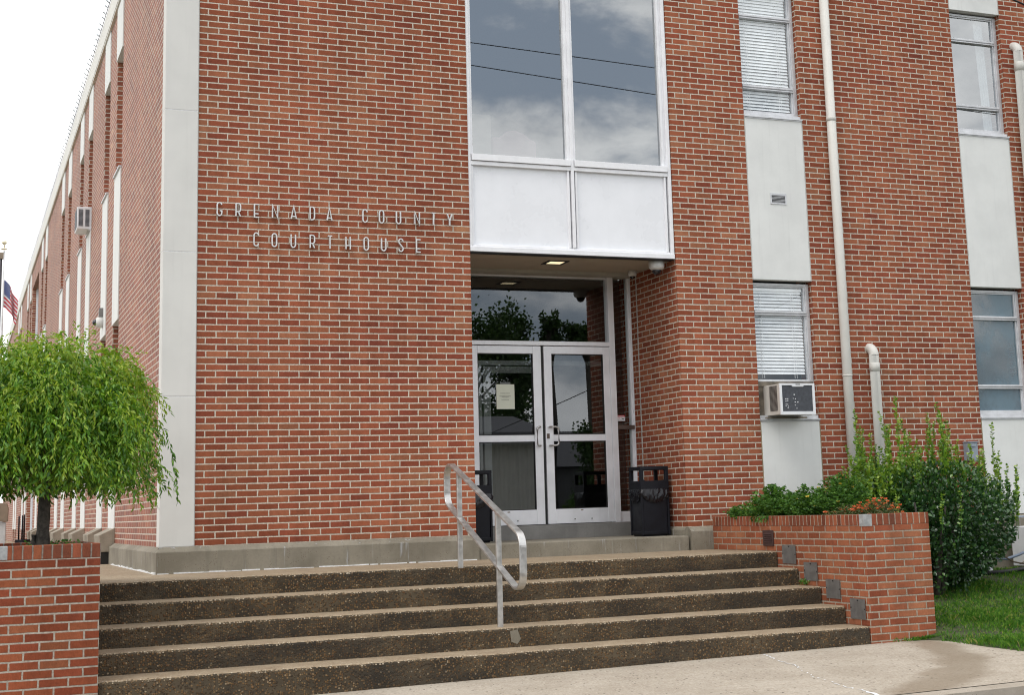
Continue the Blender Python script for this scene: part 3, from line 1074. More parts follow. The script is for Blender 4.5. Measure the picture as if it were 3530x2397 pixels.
def front_window(x0, x1, z0, z1, lower_glass=True, glassm=M_gwin, r2=None):
    """three-light aluminium window 10 cm behind the brick face; returns the frame object"""
    w = MB()
    y0, y1 = 0.078, 0.135
    w.box(x0 + 0.003, x0 + 0.045, y0, y1, z0, z1)
    w.box(x1 - 0.055, x1 - 0.004, y0, y1, z0, z1)
    w.box(x1 - 0.075, x1 - 0.055, y0 + 0.012, y1, z0 + 0.03, z1 - 0.02)
    xa, xb = x0 + 0.045, x1 - 0.075
    w.box(xa, x1 - 0.055, y0 + 0.002, y1, z1 - 0.028, z1)
    w.box(xa, xb, y0 + 0.016, y1, z1 - 0.046, z1 - 0.028)
    ra = z1 - 0.335
    rb = z0 + 0.37
    for rz in ((ra, rb) if lower_glass else (ra,)):
        w.box(xa, xb + 0.02, y0 - 0.012, y1, rz - 0.026, rz)
        w.box(xa, xb + 0.02, y0 - 0.004, y1, rz - 0.033, rz - 0.0262)
        w.box(xa, xb + 0.02, y0 - 0.010, y1, rz - 0.052, rz - 0.0375)
    if lower_glass:
        w.box(xa, xb + 0.02, y0 - 0.006, y1, z0, z0 + 0.045)
    else:
        w.box(xa, xb + 0.02, y0 - 0.006, y1, rb + 0.02, rb + 0.055)
    fr = obj('window', w, M_aluwin, B, bevel=0.003)
    zb = z0 + 0.04 if lower_glass else rb + 0.05
    obj('pane', MB().quad((x0 + 0.04, 0.112, zb), (x1 - 0.05, 0.112, zb), (x1 - 0.05, 0.112, z1 - 0.04), (x0 + 0.04, 0.112, z1 - 0.04)), glassm, fr)
    return fr


def blind(x0, x1, z0, z1, yb, tilt0, tilt1, parent, pitch=0.0405):
    m = MB()
    z = z1
    n = int((z1 - z0) / pitch)
    for i in range(n):
        z = z1 - i * pitch
        tl = tilt0 + (tilt1 - tilt0) * i / n + random.uniform(-0.06, 0.06)
        c, s = math.cos(tl), math.sin(tl)
        hw = 0.023
        sag = [0, 0.0015, 0]
        a = []
        for q in (-1, 0, 1):
            a.append((yb + q * hw * c, z + q * hw * s * -1 * -1 + (0.003 if q == 0 else 0)))
        k = len(m.v)
        for (yy_, zz_) in a:
            m.v += [(x0, yy_, zz_), (x1, yy_, zz_ + random.uniform(-.0015, .0015))]
        m.f += [(k, k + 1, k + 3, k + 2), (k + 2, k + 3, k + 5, k + 4)]
        m.m += [0, 0]
    m.box(x0, x1, yb - 0.02, yb + 0.02, z1 + 0.01, z1 + 0.045)
    for xx in (x0 + 0.10, x0 + (x1 - x0) * 0.78):
        m.box(xx - 0.002, xx + 0.002, yb - 0.028, yb - 0.026, z0, z1)
        m.box(xx + 0.028, xx + 0.031, yb - 0.028, yb - 0.026, z0, z1)
    return obj('blind', m, M_blind, parent, recalc=False)


WX = ((XP1, XA0), (XA1, XB0))
for k, (x0, x1) in enumerate(WX):
    for lvl, (z0, z1) in enumerate(((1.515, 3.10), (5.19, 6.80))):
        cut = (k == 0 and lvl == 0)
        gm = {(0, 0): M_gwin, (0, 1): M_gwin, (1, 0): M_gdust, (1, 1): M_gwin2}[(k, lvl)]
        fr = front_window(x0, x1, z0, z1, not cut, gm)
        obj('window_sill', MB().box(x0 + 0.002, x1 - 0.002 + 0.02 * 0, -0.022, 0.10, z0 - 0.062, z0 - 0.045).box(x0 + 0.004, x1 - 0.004, 0.02, 0.12, z0 - 0.044, z0 - 0.003).box(x0 + 0.004, x1 - 0.004, -0.012, 0.12, z0 - 0.075, z0 - 0.0625), M_aluwin, fr, bevel=0.003)
        if k == 0:
            blind(x0 + 0.03, x1 - 0.085, 1.96 if cut else z0 + 0.05, z1 - 0.10, 0.140, 0.95 if cut else 1.22, 0.98 if cut else 1.0, fr)
        if (k, lvl) == (1, 1):
            cm = MB()
            for q in range(9):
                xx = x1 - 0.24 + q * 0.017
                cm.add([(xx, 0.19 + 0.012 * (q % 2), z0), (xx + 0.017, 0.19 + 0.012 * ((q + 1) % 2), z0), (xx + 0.017 - 0.05, 0.19 + 0.012 * ((q + 1) % 2), z1), (xx - 0.05, 0.19 + 0.012 * (q % 2), z1)], [(0, 1, 2, 3)])
            obj('drape', cm, M_drapew, fr)
        if (k, lvl) == (1, 0):
            obj('drape', MB().quad((x0, 0.35, z0), (x1, 0.35, z0), (x1, 0.35, z1), (x0, 0.35, z1)), M_curtain, fr)
        if cut:
            obj('plywood_filler', MB().box(x0 + 0.004, x1 - 0.004, 0.085, 0.12, z0 - 0.02, z0 + 0.405), M_ply, fr)
            obj('filler_ledge', MB().box(x0 + 0.003, x1 - 0.02, 0.068, 0.0845, z0 + 0.345, z0 + 0.40).box(6.57, 6.98, -0.05, 0.084, z0 - 0.042, z0 - 0.028), M_ply, fr)
            obj('packing_block', MB().box(6.97, 7.12, -0.02, 0.08, z0 - 0.043, z0 - 0.024), M_sill, fr)

# rooms behind the glass
rm = MB()
rm.box(6.3, 15.9, 2.6, 2.7, 0.3, HT)
rm.box(6.3, 15.9, 0.37, 2.6, 3.45, 3.60)
rm.box(6.3, 15.9, 0.37, 2.6, 7.25, 7.35)
rm.box(6.3, 15.9, 0.37, 2.6, 0.2, 0.3)
rm.box(8.4, 8.5, 0.37, 2.6, 0.3, 7.25)
obj('office_lining', rm, M_room, B)

# ---- tall curtain window over the entrance
CW = MB()
yf, yb = 0.022, 0.12
ztop = 7.3
CW.box(2.953, 2.985, 0.012, yb, 3.36, ztop).box(2.985, 3.018, 0.035, yb, 4.45, ztop)
CW.box(4.155, 4.195, yf + 0.012, yb, 4.45, ztop).box(4.195, 4.232, 0.016, yb, 3.42, ztop).box(4.232, 4.262, yf + 0.010, yb, 4.45, ztop)
CW.box(5.375, 5.405, yf + 0.016, yb, 4.45, ztop).box(5.4055, 5.43, 0.045, yb, 4.45, ztop).box(5.43, 5.472, 0.014, yb, 3.36, ztop)
# sill rail, lower trims
CW.box(2.9955, 4.188, 0.0, yb, 4.372, 4.445).box(4.239, 5.424, 0.0, yb, 4.372, 4.445)
CW.box(2.9855, 4.194, 0.018, yb, 4.322, 4.366).box(4.233, 5.4295, 0.018, yb, 4.322, 4.366)
CW.box(4.150, 4.178, 0.030, yb, 3.42, 4.318).box(5.385, 5.408, 0.030, yb, 3.42, 4.318)
CW.box(2.990, 3.016, 0.034, yb, 3.42, 4.318).box(4.250, 4.274, 0.034, yb, 3.42, 4.318)
CW.box(2.954, 5.470, 0.004, yb + 0.02, 3.338, 3.392).box(2.992, 5.428, 0.028, yb, 3.393, 3.418)
cw = obj('curtain_window', CW, M_whitealu, B, bevel=0.003)
obj('drip_edge', MB().box(2.956, 5.468, 0.010, 0.13, 3.328, 3.3372), M_black, cw)
for (a, b) in ((3.01, 4.160), (4.258, 5.378)):
    obj('pane', MB().quad((a, 0.085, 4.43), (b, 0.085, 4.43), (b, 0.085, ztop), (a, 0.085, ztop)), M_gcurt, cw)
for (a, b) in ((3.010, 4.155), (4.268, 5.390)):
    obj('panel', MB().box(a, b, 0.062, 0.11, 3.405, 4.33), M_panel, cw)
# the room behind it
rm = MB().box(2.96, 5.47, 5.0, 5.1, 3.44, HT).box(2.96, 5.47, 0.13, 5.0, 3.40, 3.47).box(2.96, 5.47, 0.13, 5.0, 7.28, 7.36).box(2.951, 2.96, 0.122, 5, 3.44, HT).box(5.468, 5.479, 0.122, 5, 3.44, HT)
obj('upper_hall_lining', rm, M_roomdark, B)

# ---- recessed entrance
YD = 1.28
obj('soffit', MB().box(2.951, 5.479, 0.132, 1.80, 3.342, 3.398), M_soffit, B)
obj('door_head', MB().box(2.951, 5.479, 1.085, 1.34, 3.306, 3.3415), M_head, B)
obj('recess_sealant', MB().box(5.4755, 5.485, 1.100, 1.118, 0.16, 3.30), M_caulkgrey, B)
obj('door_step', MB().box(2.955, 5.448, -0.085, 1.3, -0.3, 0.162), M_base, B, bevel=0.014)
obj('door_plinth', MB().box(2.952, 5.478, 1.225, 1.62, 0.1, 0.324), M_doorstep, B, bevel=0.006)
DF = MB()
DF.box(2.953, 3.345, YD, YD + 0.10, 0.325, 3.305)                    # left jamb
DF.box(5.160, 5.238, YD - 0.012, YD + 0.10, 0.325, 3.305)            # mullion
DF.box(5.462, 5.4785, YD - 0.006, YD + 0.10, 0.325, 3.305)           # right frame
DF.box(5.438, 5.4615, YD + 0.01, YD + 0.10, 0.325, 3.305)
DF.box(3.346, 5.1595, YD - 0.02, YD + 0.10, 2.452, 2.503)            # transom bar
DF.box(3.346, 5.1595, YD + 0.012, YD + 0.10, 3.288, 3.305)
DF.box(5.2385, 5.437, YD + 0.02, YD + 0.10, 0.325, 0.45)
df = obj('door_frame', DF, M_alu, B, bevel=0.003)
obj('bronze_bar', MB().box(5.2385, 5.461, YD - 0.02, YD + 0.06, 1.438, 1.487), M_bronze, df, bevel=0.003)
obj('transom_pane', MB().quad((3.345, YD + 0.05, 2.50), (5.16, YD + 0.05, 2.50), (5.16, YD + 0.05, 3.29), (3.345, YD + 0.05, 3.29)), M_gdoor, df)
obj('sidelight_pane', MB().quad((5.237, YD + 0.05, 0.44), (5.44, YD + 0.05, 0.44), (5.44, YD + 0.05, 3.30), (5.237, YD + 0.05, 3.30)), M_gdoor, df)


def door(x0, x1, g0, g1, hx, side):
    m = MB()
    ya, yb_ = YD - 0.004, YD + 0.042
    z0, z1 = 0.331, 2.444
    m.box(x0, g0, ya, yb_, z0, z1).box(g1, x1, ya, yb_, z0, z1)
    m.box(g0, g1, ya + 0.001, yb_, 2.352, z1 - 0.0005).box(g0, g1, ya + 0.001, yb_, z0 + 0.0005, 0.503)
    m.box(g0, g1, ya + 0.012, yb_ - 0.006, 1.303, 1.383)
    d = obj('door', m, M_alu, B, bevel=0.003)
    bd = MB()
    for (za, zb_) in ((0.503, 1.303), (1.383, 2.352)):
        t_ = 0.009
        bd.box(g0, g0 + t_, ya + 0.006, yb_ - 0.01, za, zb_).box(g1 - t_, g1, ya + 0.006, yb_ - 0.01, za, zb_)
        bd.box(g0 + t_, g1 - t_, ya + 0.006, yb_ - 0.01, za, za + t_).box(g0 + t_, g1 - t_, ya + 0.006, yb_ - 0.01, zb_ - t_, zb_)
    obj('glazing_gasket', bd, M_black, d)
    obj('pane', MB().quad((g0, YD + 0.02, 0.50), (g1, YD + 0.02, 0.50), (g1, YD + 0.02, 2.355), (g0, YD + 0.02, 2.355)), M_gdoor, d)
    h = MB()
    sx = (x1 - 0.045) if side > 0 else (x0 + 0.045)
    pts = []
    zt, zb_, out_ = 1.473, 1.252, hx - sx
    # C-shaped tube standing off the stile
    r = 0.035
    pts = [(sx, ya + 0.01, zt), (sx, ya - 0.03, zt), (sx + out_ * 0.25, ya - 0.055, zt)]
    for q in range(6):
        an = q / 5 * PI / 2
        pts.append((sx + out_ * 0.55 + out_ * 0.45 * math.sin(an), ya - 0.058, zt - r * (1 - math.cos(an))))
    for q in range(6):
        an = q / 5 * PI / 2
        pts.append((sx + out_ * 0.55 + out_ * 0.45 * math.cos(an), ya - 0.058, zb_ + r * (1 - math.sin(an))))
    pts += [(sx + out_ * 0.25, ya - 0.055, zb_), (sx, ya - 0.03, zb_), (sx, ya + 0.01, zb_)]
    h.tube(pts, 0.0115, 10)
    obj('handle', h, M_rail, d, smooth=True)
    if side < 0:
        lk = MB().box(x0 + 0.012, x0 + 0.046, ya - 0.006, ya, 1.335, 1.395)
        obj('lock', lk, M_bronze, d)
    sc = MB()
    for xx in ((x0 + 0.1, x1 - 0.35) if side > 0 else (x0 + 0.34, x0 + 0.56)):
        sc.lathe([(0.007, 0), (0.007, 0.012)], (xx, ya - 0.004, 0.375), 8)
    obj('screw', sc, M_black, d)
    obj('maker_tag', MB().box((g0 + g1) / 2 - 0.02, (g0 + g1) / 2 + 0.012, ya - 0.002, ya, 0.478, 0.490), M_taupe, d)
    return d


door(3.346, 4.258, 3.452, 4.153, 4.162, 1)
door(4.294, 5.1585, 4.394, 5.073, 4.436, -1)
obj('door_gap_seal', MB().box(4.2585, 4.2935, YD + 0.02, YD + 0.06, 0.33, 2.45), M_black, B)
# lobby: lining, inner door frame, pleated sheet added to stand for a wavy reflection
lb = MB().box(2.96, 6.4, 7.0, 7.1, 0.3, 3.34).box(2.951, 2.96, 1.63, 7, 0.3, 3.34).box(6.4, 6.5, 1.63, 7, 0.3, 3.34).box(2.96, 6.4, 1.63, 7, 0.2, 0.325).box(2.96, 6.4, 1.63, 7, 3.30, 3.339)
obj('lobby_lining', lb, M_roomdark, B)
iv = MB().box(4.06, 4.135, 3.1, 3.2, 0.325, 2.46).box(4.1355, 6.3, 3.1, 3.2, 2.40, 2.462)
iv.box(4.17, 4.27, 3.13, 3.18, 0.33, 2.385).box(4.2705, 4.95, 3.13, 3.18, 2.30, 2.385).box(4.951, 5.05, 3.13, 3.18, 0.33, 2.385)
obj('inner_door', iv, M_aluwin, B)
cm = MB()
for q in range(26):
    xa, xb = 4.28 + q * 0.026, 4.28 + (q + 1) * 0.026
    ya, yb_ = 3.26 + 0.02 * math.sin(q * 1.25), 3.26 + 0.02 * math.sin((q + 1) * 1.25)
    cm.add([(xa, ya, 0.33), (xb, yb_, 0.33), (xb, yb_, 1.42), (xa, ya, 1.42)], [(0, 1, 2, 3)])
obj('wavy_reflection_sheet', cm, M_curtain, B)

# ================================================================== STEPS, PLANTERS
ST = thing('entrance_steps', 'broad dark pebbly concrete steps with worn tan treads leading up to the doors', 'steps', (2.28, -3.1, -0.9))
ys = [-1.508, -1.915, -2.320, -2.730, -3.122]
zt = [0.0, -0.164, -0.332, -0.498, -0.669]
for i in range(5):
    bk = -1.19 if i == 0 else ys[i - 1] + 0.02
    zl = zt[i + 1] - 0.03 if i < 4 else -1.1
    # slightly uneven nosing: subdivided along x
    mb = MB()
    n = 150
    rows = []
    for q in range(n + 1):
        x = -1.16 + (5.728 + 1.16) * q / n
        w1 = 0.008 * mnoise.noise((x * 2.1, i * 7.0, 0)) + 0.006 * mnoise.noise((x * 11, i * 3.0, 5))
        w2 = 0.007 * mnoise.noise((x * 1.7, i * 5.0, 3)) + 0.007 * mnoise.noise((x * 13, i * 3.0, 9))
        y_ = ys[i]
        rows.append([(x, bk, zl), (x, y_ + w1, zl), (x, y_ + w1, zt[i] - 0.022 + w2), (x, y_ + w1 + 0.005, zt[i] - 0.009 + w2), (x, y_ + w1 + 0.018, zt[i] - 0.002 + w2 * 0.5), (x, y_ + 0.06, zt[i]), (x, bk, zt[i])])
    for r_ in rows:
        mb.v += r_
    for q in range(n):
        for k in range(7):
            w = (k + 1) % 7
            mb.f.append((q * 7 + k, q * 7 + w, (q + 1) * 7 + w, (q + 1) * 7 + k))
            mb.m.append(0)
    mb.f.append(tuple(range(7)))
    mb.m.append(0)
    mb.f.append(tuple(n * 7 + k for k in range(7))[::-1])
    mb.m.append(0)
    obj('step', mb, M_step, ST)
# pale run-off stain under the rail post
obj('stain_patch', MB().add([(2.30, -2.7345, -0.53), (2.37, -2.7345, -0.52), (2.40, -2.7345, -0.60), (2.365, -2.7345, -0.645), (2.31, -2.7345, -0.62)], [(0, 1, 2, 3, 4)]), M_base, ST)


def planter(label, x0, x1, y0, y1, mwall, mcap, zb=-1.1, wall=0.2):
    P = thing('brick_planter', label, 'planter', ((x0 + x1) / 2, (y0 + y1) / 2, -0.8))
    m = MB()
    z1 = 0.2575
    m.box(x0, x1, y0, y0 + wall, zb, z1)
    m.box(x0, x0 + wall, y0 + wall, y1 - wall, zb, z1)
    m.box(x1 - wall, x1, y0 + wall, y1 - wall, zb, z1)
    m.box(x0, x1, y1 - wall, y1, zb, z1)
    obj('wall', m, mwall, P)
    c = MB()
    e = 0.003
    c.box(x0 - e, x1 + e, y0 - e, y0 + wall, z1, 0.362)
    c.box(x0 - e, x0 + wall, y0 + wall, y1 - wall, z1, 0.361)
    c.box(x1 - wall, x1 + e, y0 + wall, y1 - wall, z1, 0.361)
    c.box(x0 - e, x1 + e, y1 - wall, y1 + e, z1, 0.362)
    obj('coping', c, mcap, P, bevel=0.006)
    s = grid(x0 + wall - 0.01, x1 - wall + 0.01, y0 + wall - 0.01, y1 - wall + 0.01, 16, 16, lambda x, y: 0.30 + 0.025 * mnoise.noise((x * 4, y * 4, 1)))
    obj('soil', s, M_soil, P, smooth=True)
    return P


PR = planter('long red brick planter with a tall end face at the right of the steps', 5.742, 6.478, -3.122, -0.108, M_plR, M_capR, wall=0.12)
obj('mortar_patch', MB().box(5.7365, 5.832, -3.1275, -3.05, 0.25, 0.3635), M_patch, PR, bevel=0.004)
PLt = planter('brick planter at the left of the steps holding the weeping tree', -5.2, -1.165, -3.172, -0.95, M_plL, M_capL)
obj('mortar_patch', MB().box(-1.905, -1.828, -3.178, -3.05, 0.262, 0.3635), M_patch, PLt, bevel=0.004)

# cover plates beside the steps, top to bottom
PLS = [(-1.878, -1.614, -0.125, 0.063, 'bent grey metal cover plate beside the top step, uppermost of the four'),
       (-2.270, -2.020, -0.283, -0.101, 'grey metal cover plate by the second step, just above the small weed'),
       (-2.660, -2.413, -0.440, -0.257, 'grey metal cover plate with three bolts, second from the bottom of the steps'),
       (-3.072, -2.820, -0.612, -0.425, 'lowest grey metal cover plate, nearest the planter corner and the sidewalk')]
for (a, b, c, d, lab) in PLS:
    cx_ = 5.735
    T = thing('cover_plate', lab, 'cover plate', (5.739, (a + b) / 2, c), 'metal cover plates on the planter side')
    m = MB()
    n = 6
    for q in range(n + 1):
        yq = a + (b - a) * q / n
        bow = 0.006 * (abs(q / n - .5) * 2) ** 2 + 0.002
        m.v += [(5.7385 - bow, yq, c), (5.7385 - bow, yq, d), (5.7405 - bow, yq, d), (5.7405 - bow, yq, c)]
    for q in range(n):
        for k in range(4):
            w = (k + 1) % 4
            m.f.append((q * 4 + k, q * 4 + w, (q + 1) * 4 + w, (q + 1) * 4 + k))
            m.m.append(0)
    m.f += [(0, 1, 2, 3), (n * 4, n * 4 + 1, n * 4 + 2, n * 4 + 3)]
    m.m += [0, 0]
    obj('plate', m, M_plate, T)
    for (yy, zz) in (((a + b) / 2, d - 0.014), (a + 0.012, (c + d) / 2), (b - 0.012, (c + d) / 2 + 0.01)):
        obj('bolt', MB().box(5.727, 5.734, yy - 0.006, yy + 0.006, zz - 0.006, zz + 0.006), M_black, T, bevel=0.002)
T = thing('louvre_light', 'dark brown louvred step light with a drip stain on the planter side', 'step light', (5.739, -1.343, 0.05))
obj('housing', MB().box(5.722, 5.7385, -1.447, -1.242, 0.050, 0.214), M_brown, T, bevel=0.005)
for q in range(5):
    z = 0.088 + q * 0.021
    obj('louvre', MB().prism([(5.7215, z), (5.7215, z + 0.010), (5.712, z)], 'y', -1.425, -1.275), M_brown, T)

# handrail
HR = thing('handrail', 'flat aluminium handrail loop on two posts in the middle of the steps', 'handrail', (2.25, -2.1, 0))
cor = [(-1.19, 0.60), (-1.19, 1.02), (-3.23, 0.29), (-3.23, -0.216)]


def fillet(cor, r, n=7):
    out = []
    k = len(cor)
    for i in range(k):
        p = Vector(cor[i])
        a = (Vector(cor[i - 1]) - p).normalized()
        b = (Vector(cor[(i + 1) % k]) - p).normalized()
        ang = math.acos(max(-1, min(1, a.dot(b))))
        t_ = r / math.tan(ang / 2)
        p0, p1 = p + a * t_, p + b * t_
        bis = (a + b).normalized()
        c = p + bis * (r / math.sin(ang / 2))
        v0, v1 = p0 - c, p1 - c
        a0 = math.atan2(v0.y, v0.x)
        a1 = math.atan2(v1.y, v1.x)
        da = (a1 - a0 + PI) % (2 * PI) - PI
        for q in range(n + 1):
            an = a0 + da * q / n
            out.append((c.x + r * math.cos(an), c.y + r * math.sin(an)))
    return out


obj('rail', MB().ribbon(fillet(cor, 0.135, 9), 0.020, 'x', 2.218, 2.282, closed=True), M_rail, HR, bevel=0.003)
for (yy, z0, z1, zm) in ((-1.56, -0.02, 0.885, 0.452), (-2.63, -0.51, 0.503, 0.024)):
    obj('post', MB().box(2.226, 2.274, yy - 0.016, yy + 0.016, z0, z1 - 0.012), M_rail, HR, bevel=0.004)

# ================================================================== LETTERING
def arc(cx, cy, rx, ry, a0, a1, n=8):
    return [(cx + rx * math.cos(math.radians(a0 + (a1 - a0) * q / n)), cy + ry * math.sin(math.radians(a0 + (a1 - a0) * q / n))) for q in range(n + 1)]


GL = {
    'G': [arc(.5, .80, .5, .20, 10, 180) + arc(.5, .20, .5, .20, 180, 360) + [(1, .37), (.58, .37)]],
    'C': [arc(.5, .80, .5, .20, 0, 180) + arc(.5, .20, .5, .20, 180, 350)],
    'R': [[(0, 0), (0, 1)] + arc(.5, .80, .5, .20, 90, 0) + arc(.5, .56, .5, .20, 0, -90) + [(.12, .36)], [(.50, .35), (1, 0)]],
    'E': [[(1, 1), (0, 1), (0, 0), (1, 0)], [(.1, .27), (.92, .27)]],
    'N': [[(0, 0), (0, 1), (1, 0), (1, 1)]],
    'A': [[(0, 0), (.5, 1), (1, 0)], [(.17, .20), (.83, .20)]],
    'D': [[(0.01, 0), (0, 0), (0, 1)] + arc(.5, .75, .5, .25, 90, 0) + arc(.5, .25, .5, .25, 0, -90) + [(0.08, 0)]],
    'O': ['c', arc(.5, .80, .5, .20, 0, 180) + arc(.5, .20, .5, .20, 180, 360)],
    'U': [[(0, 1)] + arc(.5, .20, .5, .20, 180, 360) + [(1, 1)]],
    'T': [[(0, 1), (1, 1)], [(.5, .95), (.5, 0)]],
    'Y': [[(0, 1), (.5, .42), (1, 1)], [(.5, .50), (.5, 0)]],
    'H': [[(0, 0), (0, 1)], [(1, 0), (1, 1)], [(.08, .30), (.92, .30)]],
    'S': [arc(.5, .80, .5, .20, 0, 180) + [(.02, .70), (.98, .30)] + arc(.5, .20, .5, .20, 0, -180)],
}
LS = thing('wall_lettering', 'two rows of thin silver metal letters on the brick wall reading GRENADA COUNTY COURTHOUSE', 'lettering', (1.4, -0.02, 3.5))
ROWS = [('GRENADA COUNTY', 3.590, [0.192, 0.384, 0.574, 0.762, 0.958, 1.158, 1.338, None, 1.728, 1.910, 2.098, 2.304, 2.494, 2.674]),
        ('COURTHOUSE', 3.287, [0.570, 0.758, 0.956, 1.158, 1.346, 1.541, 1.738, 1.930, 2.121, 2.319])]
LWD, LHT, STK = 0.060, 0.150, 0.0135
for txt, zb, xs in ROWS:
    for ch, x in zip(txt, xs):
        if x is None:
            continue
        m = MB()
        st = GL[ch]
        closed = st[0] == 'c'
        if closed:
            st = st[1:]
        wd = LWD * (1.12 if ch in 'NAY' else 1.0)
        for q, s in enumerate(st):
            pts = [(x + STK / 2 + p[0] * (wd - STK), zb + STK / 2 + p[1] * (LHT - STK)) for p in s]
            m.ribbon(pts, STK, 'y', -0.046 + 0.0009 * q, -0.014 - 0.0009 * q, closed)
        m.box(x + 0.004, x + 0.009, -0.014, 0.0, zb + 0.02, zb + 0.025)
        obj('letter', m, M_letter, LS, bevel=0.0022)

# ================================================================== PIPES
def pipe(label, pts, r, collars):
    T = thing('drainpipe', label, 'pipe', pts[0], 'painted pipes on the front wall')
    obj('pipe', MB().tube(pts, r, 20), M_pipe, T, smooth=True)
    for (x, y, z0, z1) in collars:
        obj('collar', MB().lathe([(r + 0.0, z0), (r + 0.006, z0 + 0.002), (r + 0.006, z1 - 0.004), (r + 0.002, z1)], (x, y, 0), 20), M_pipe, T, smooth=True)
    return T


def elbow(x, y, z0, zt_, n=8):
    pts = [(x, y, z0), (x, y, zt_ - 0.13)]
    for q in range(n + 1):
        an = q / n * PI / 2
        pts.append((x, y + 0.10 * (1 - math.cos(an)), zt_ - 0.13 + 0.10 * math.sin(an)))
    pts.append((x, 0.06, zt_ - 0.03))
    return pts


pipe('tall off-white drainpipe running the whole height of the brick wall', [(7.684, -0.068, -0.55), (7.684, -0.068, 3.0), (7.684, -0.068, 7.5)], 0.057, [(7.684, -0.068, 5.14, 5.19), (7.684, -0.068, 1.97, 1.985)])
pipe('short off-white pipe that bends into the wall above the shrub', elbow(8.07, -0.085, -0.55, 2.352), 0.060, [(8.07, -0.085, 2.03, 2.13)])
pipe('off-white pipe at the far right edge bending into the wall beside the upper window', elbow(10.662, -0.085, -0.55, 6.43), 0.062, [(10.662, -0.085, 6.04, 6.16)])
T = tag(obj('wall_cable', MB().tube([(9.9, -0.06, 7.15), (10.545, -0.2, 6.985), (10.74, -0.2, 6.93), (12.5, -0.1, 6.4)], 0.013, 6), M_black, loc=(10.5, -0.1, 7.0)), 'black cable crossing the brick at the upper right corner', 'cable')

# ================================================================== AIR CONDITIONERS
AC = thing('window_air_conditioner', 'white air conditioner with dented dark fins in the plywood below the front blinds', 'air conditioner', (6.83, -0.1, 1.5))
x0, x1, z0, z1, yf = 6.597, 7.068, 1.497, 1.862, -0.30
m = MB().box(x0 + 0.006, x1 - 0.006, yf + 0.022, 0.11, z0 + 0.006, z1 - 0.004)
obj('case', m, M_acside, AC, bevel=0.006)
m = MB()
m.box(x0, x0 + 0.030, yf, yf + 0.02, z0, z1).box(x1 - 0.030, x1, yf, yf + 0.02, z0, z1)
m.box(x0 + 0.030, x1 - 0.030, yf + 0.0005, yf + 0.02, z0, z0 + 0.038).box(x0 + 0.030, x1 - 0.030, yf + 0.0005, yf + 0.02, z1 - 0.024, z1)
xm = (x0 + x1) / 2 + 0.01
m.prism([(xm - 0.085, z1 - 0.0245), (xm + 0.085, z1 - 0.0245), (xm + 0.07, z1 - 0.040), (xm - 0.07, z1 - 0.040)], 'y', yf + 0.001, yf + 0.02)
obj('front_frame', m, M_acwhite, AC, bevel=0.002)
m = MB()
for q in range(44):
    z = z0 + 0.040 + q * (z1 - z0 - 0.066) / 44
    m.box(x0 + 0.030, x1 - 0.030, yf + 0.012, yf + 0.021, z, z + 0.0045)
m.box(x0 + 0.030, x1 - 0.030, yf + 0.016, yf + 0.0215, z0 + 0.038, z1 - 0.024)
obj('fin_grille', m, M_acgrille, AC)
m = MB()
for (u, v) in ((1232, 700), (1278, 697), (1232, 755), (1275, 742), (1230, 830), (1228, 868), (1288, 880), (1275, 915), (1440, 592), (1412, 685), (1465, 695), (1455, 775), (1520, 776), (1452, 850), (1270, 832), (1490, 930)):
    px = x0 + 0.030 + (u - 1140) / (1885 - 1140) * (x1 - x0 - 0.06)
    pz = z0 + 0.038 + (1005 - v) / (1005 - 365) * (z1 - z0 - 0.062)
    r = random.uniform(0.005, 0.0085)
    m.prism([(px + r * math.cos(a_ * PI / 3), pz + r * math.sin(a_ * PI / 3)) for a_ in range(6)], 'y', yf + 0.0085, yf + 0.0125)
obj('dent_marks', m, M_acwhite, AC)
m = MB()
for q in range(23):
    z = z0 + 0.055 + q * 0.0128
    m.box(x0 + 0.002, x0 + 0.0065, yf + 0.075, yf + 0.155, z, z + 0.0062)
    m.box(x0 + 0.002, x0 + 0.0065, yf + 0.162, yf + 0.245, z, z + 0.0062)
obj('side_slots', m, M_black, AC)
obj('badge', MB().box(xm - 0.03, xm + 0.03, yf - 0.0012, yf + 0.0004, z1 - 0.018, z1 - 0.007), M_plate, AC)
A2 = thing('window_air_conditioner', 'white air conditioner jutting out high on the side wall', 'air conditioner', (-0.4, 9.4, 5.16))
obj('case', MB().box(-0.515, -0.15, 9.165, 9.66, 5.168, 5.53), M_acwhite, A2, bevel=0.008)
for (a, b) in ((-0.492, -0.427), (-0.392, -0.330)):
    m = MB()
    for q in range(15):
        m.box(a, b, 9.160, 9.1655, 5.215 + q * 0.0185, 5.215 + q * 0.0185 + 0.013)
    obj('side_grille', m, M_acgrille, A2)
m = MB()
for q in range(20):
    m.box(-0.520, -0.5145, 9.20, 9.62, 5.20 + q * 0.0155, 5.21 + q * 0.0155)
obj('rear_grille', m, M_acgrille, A2)

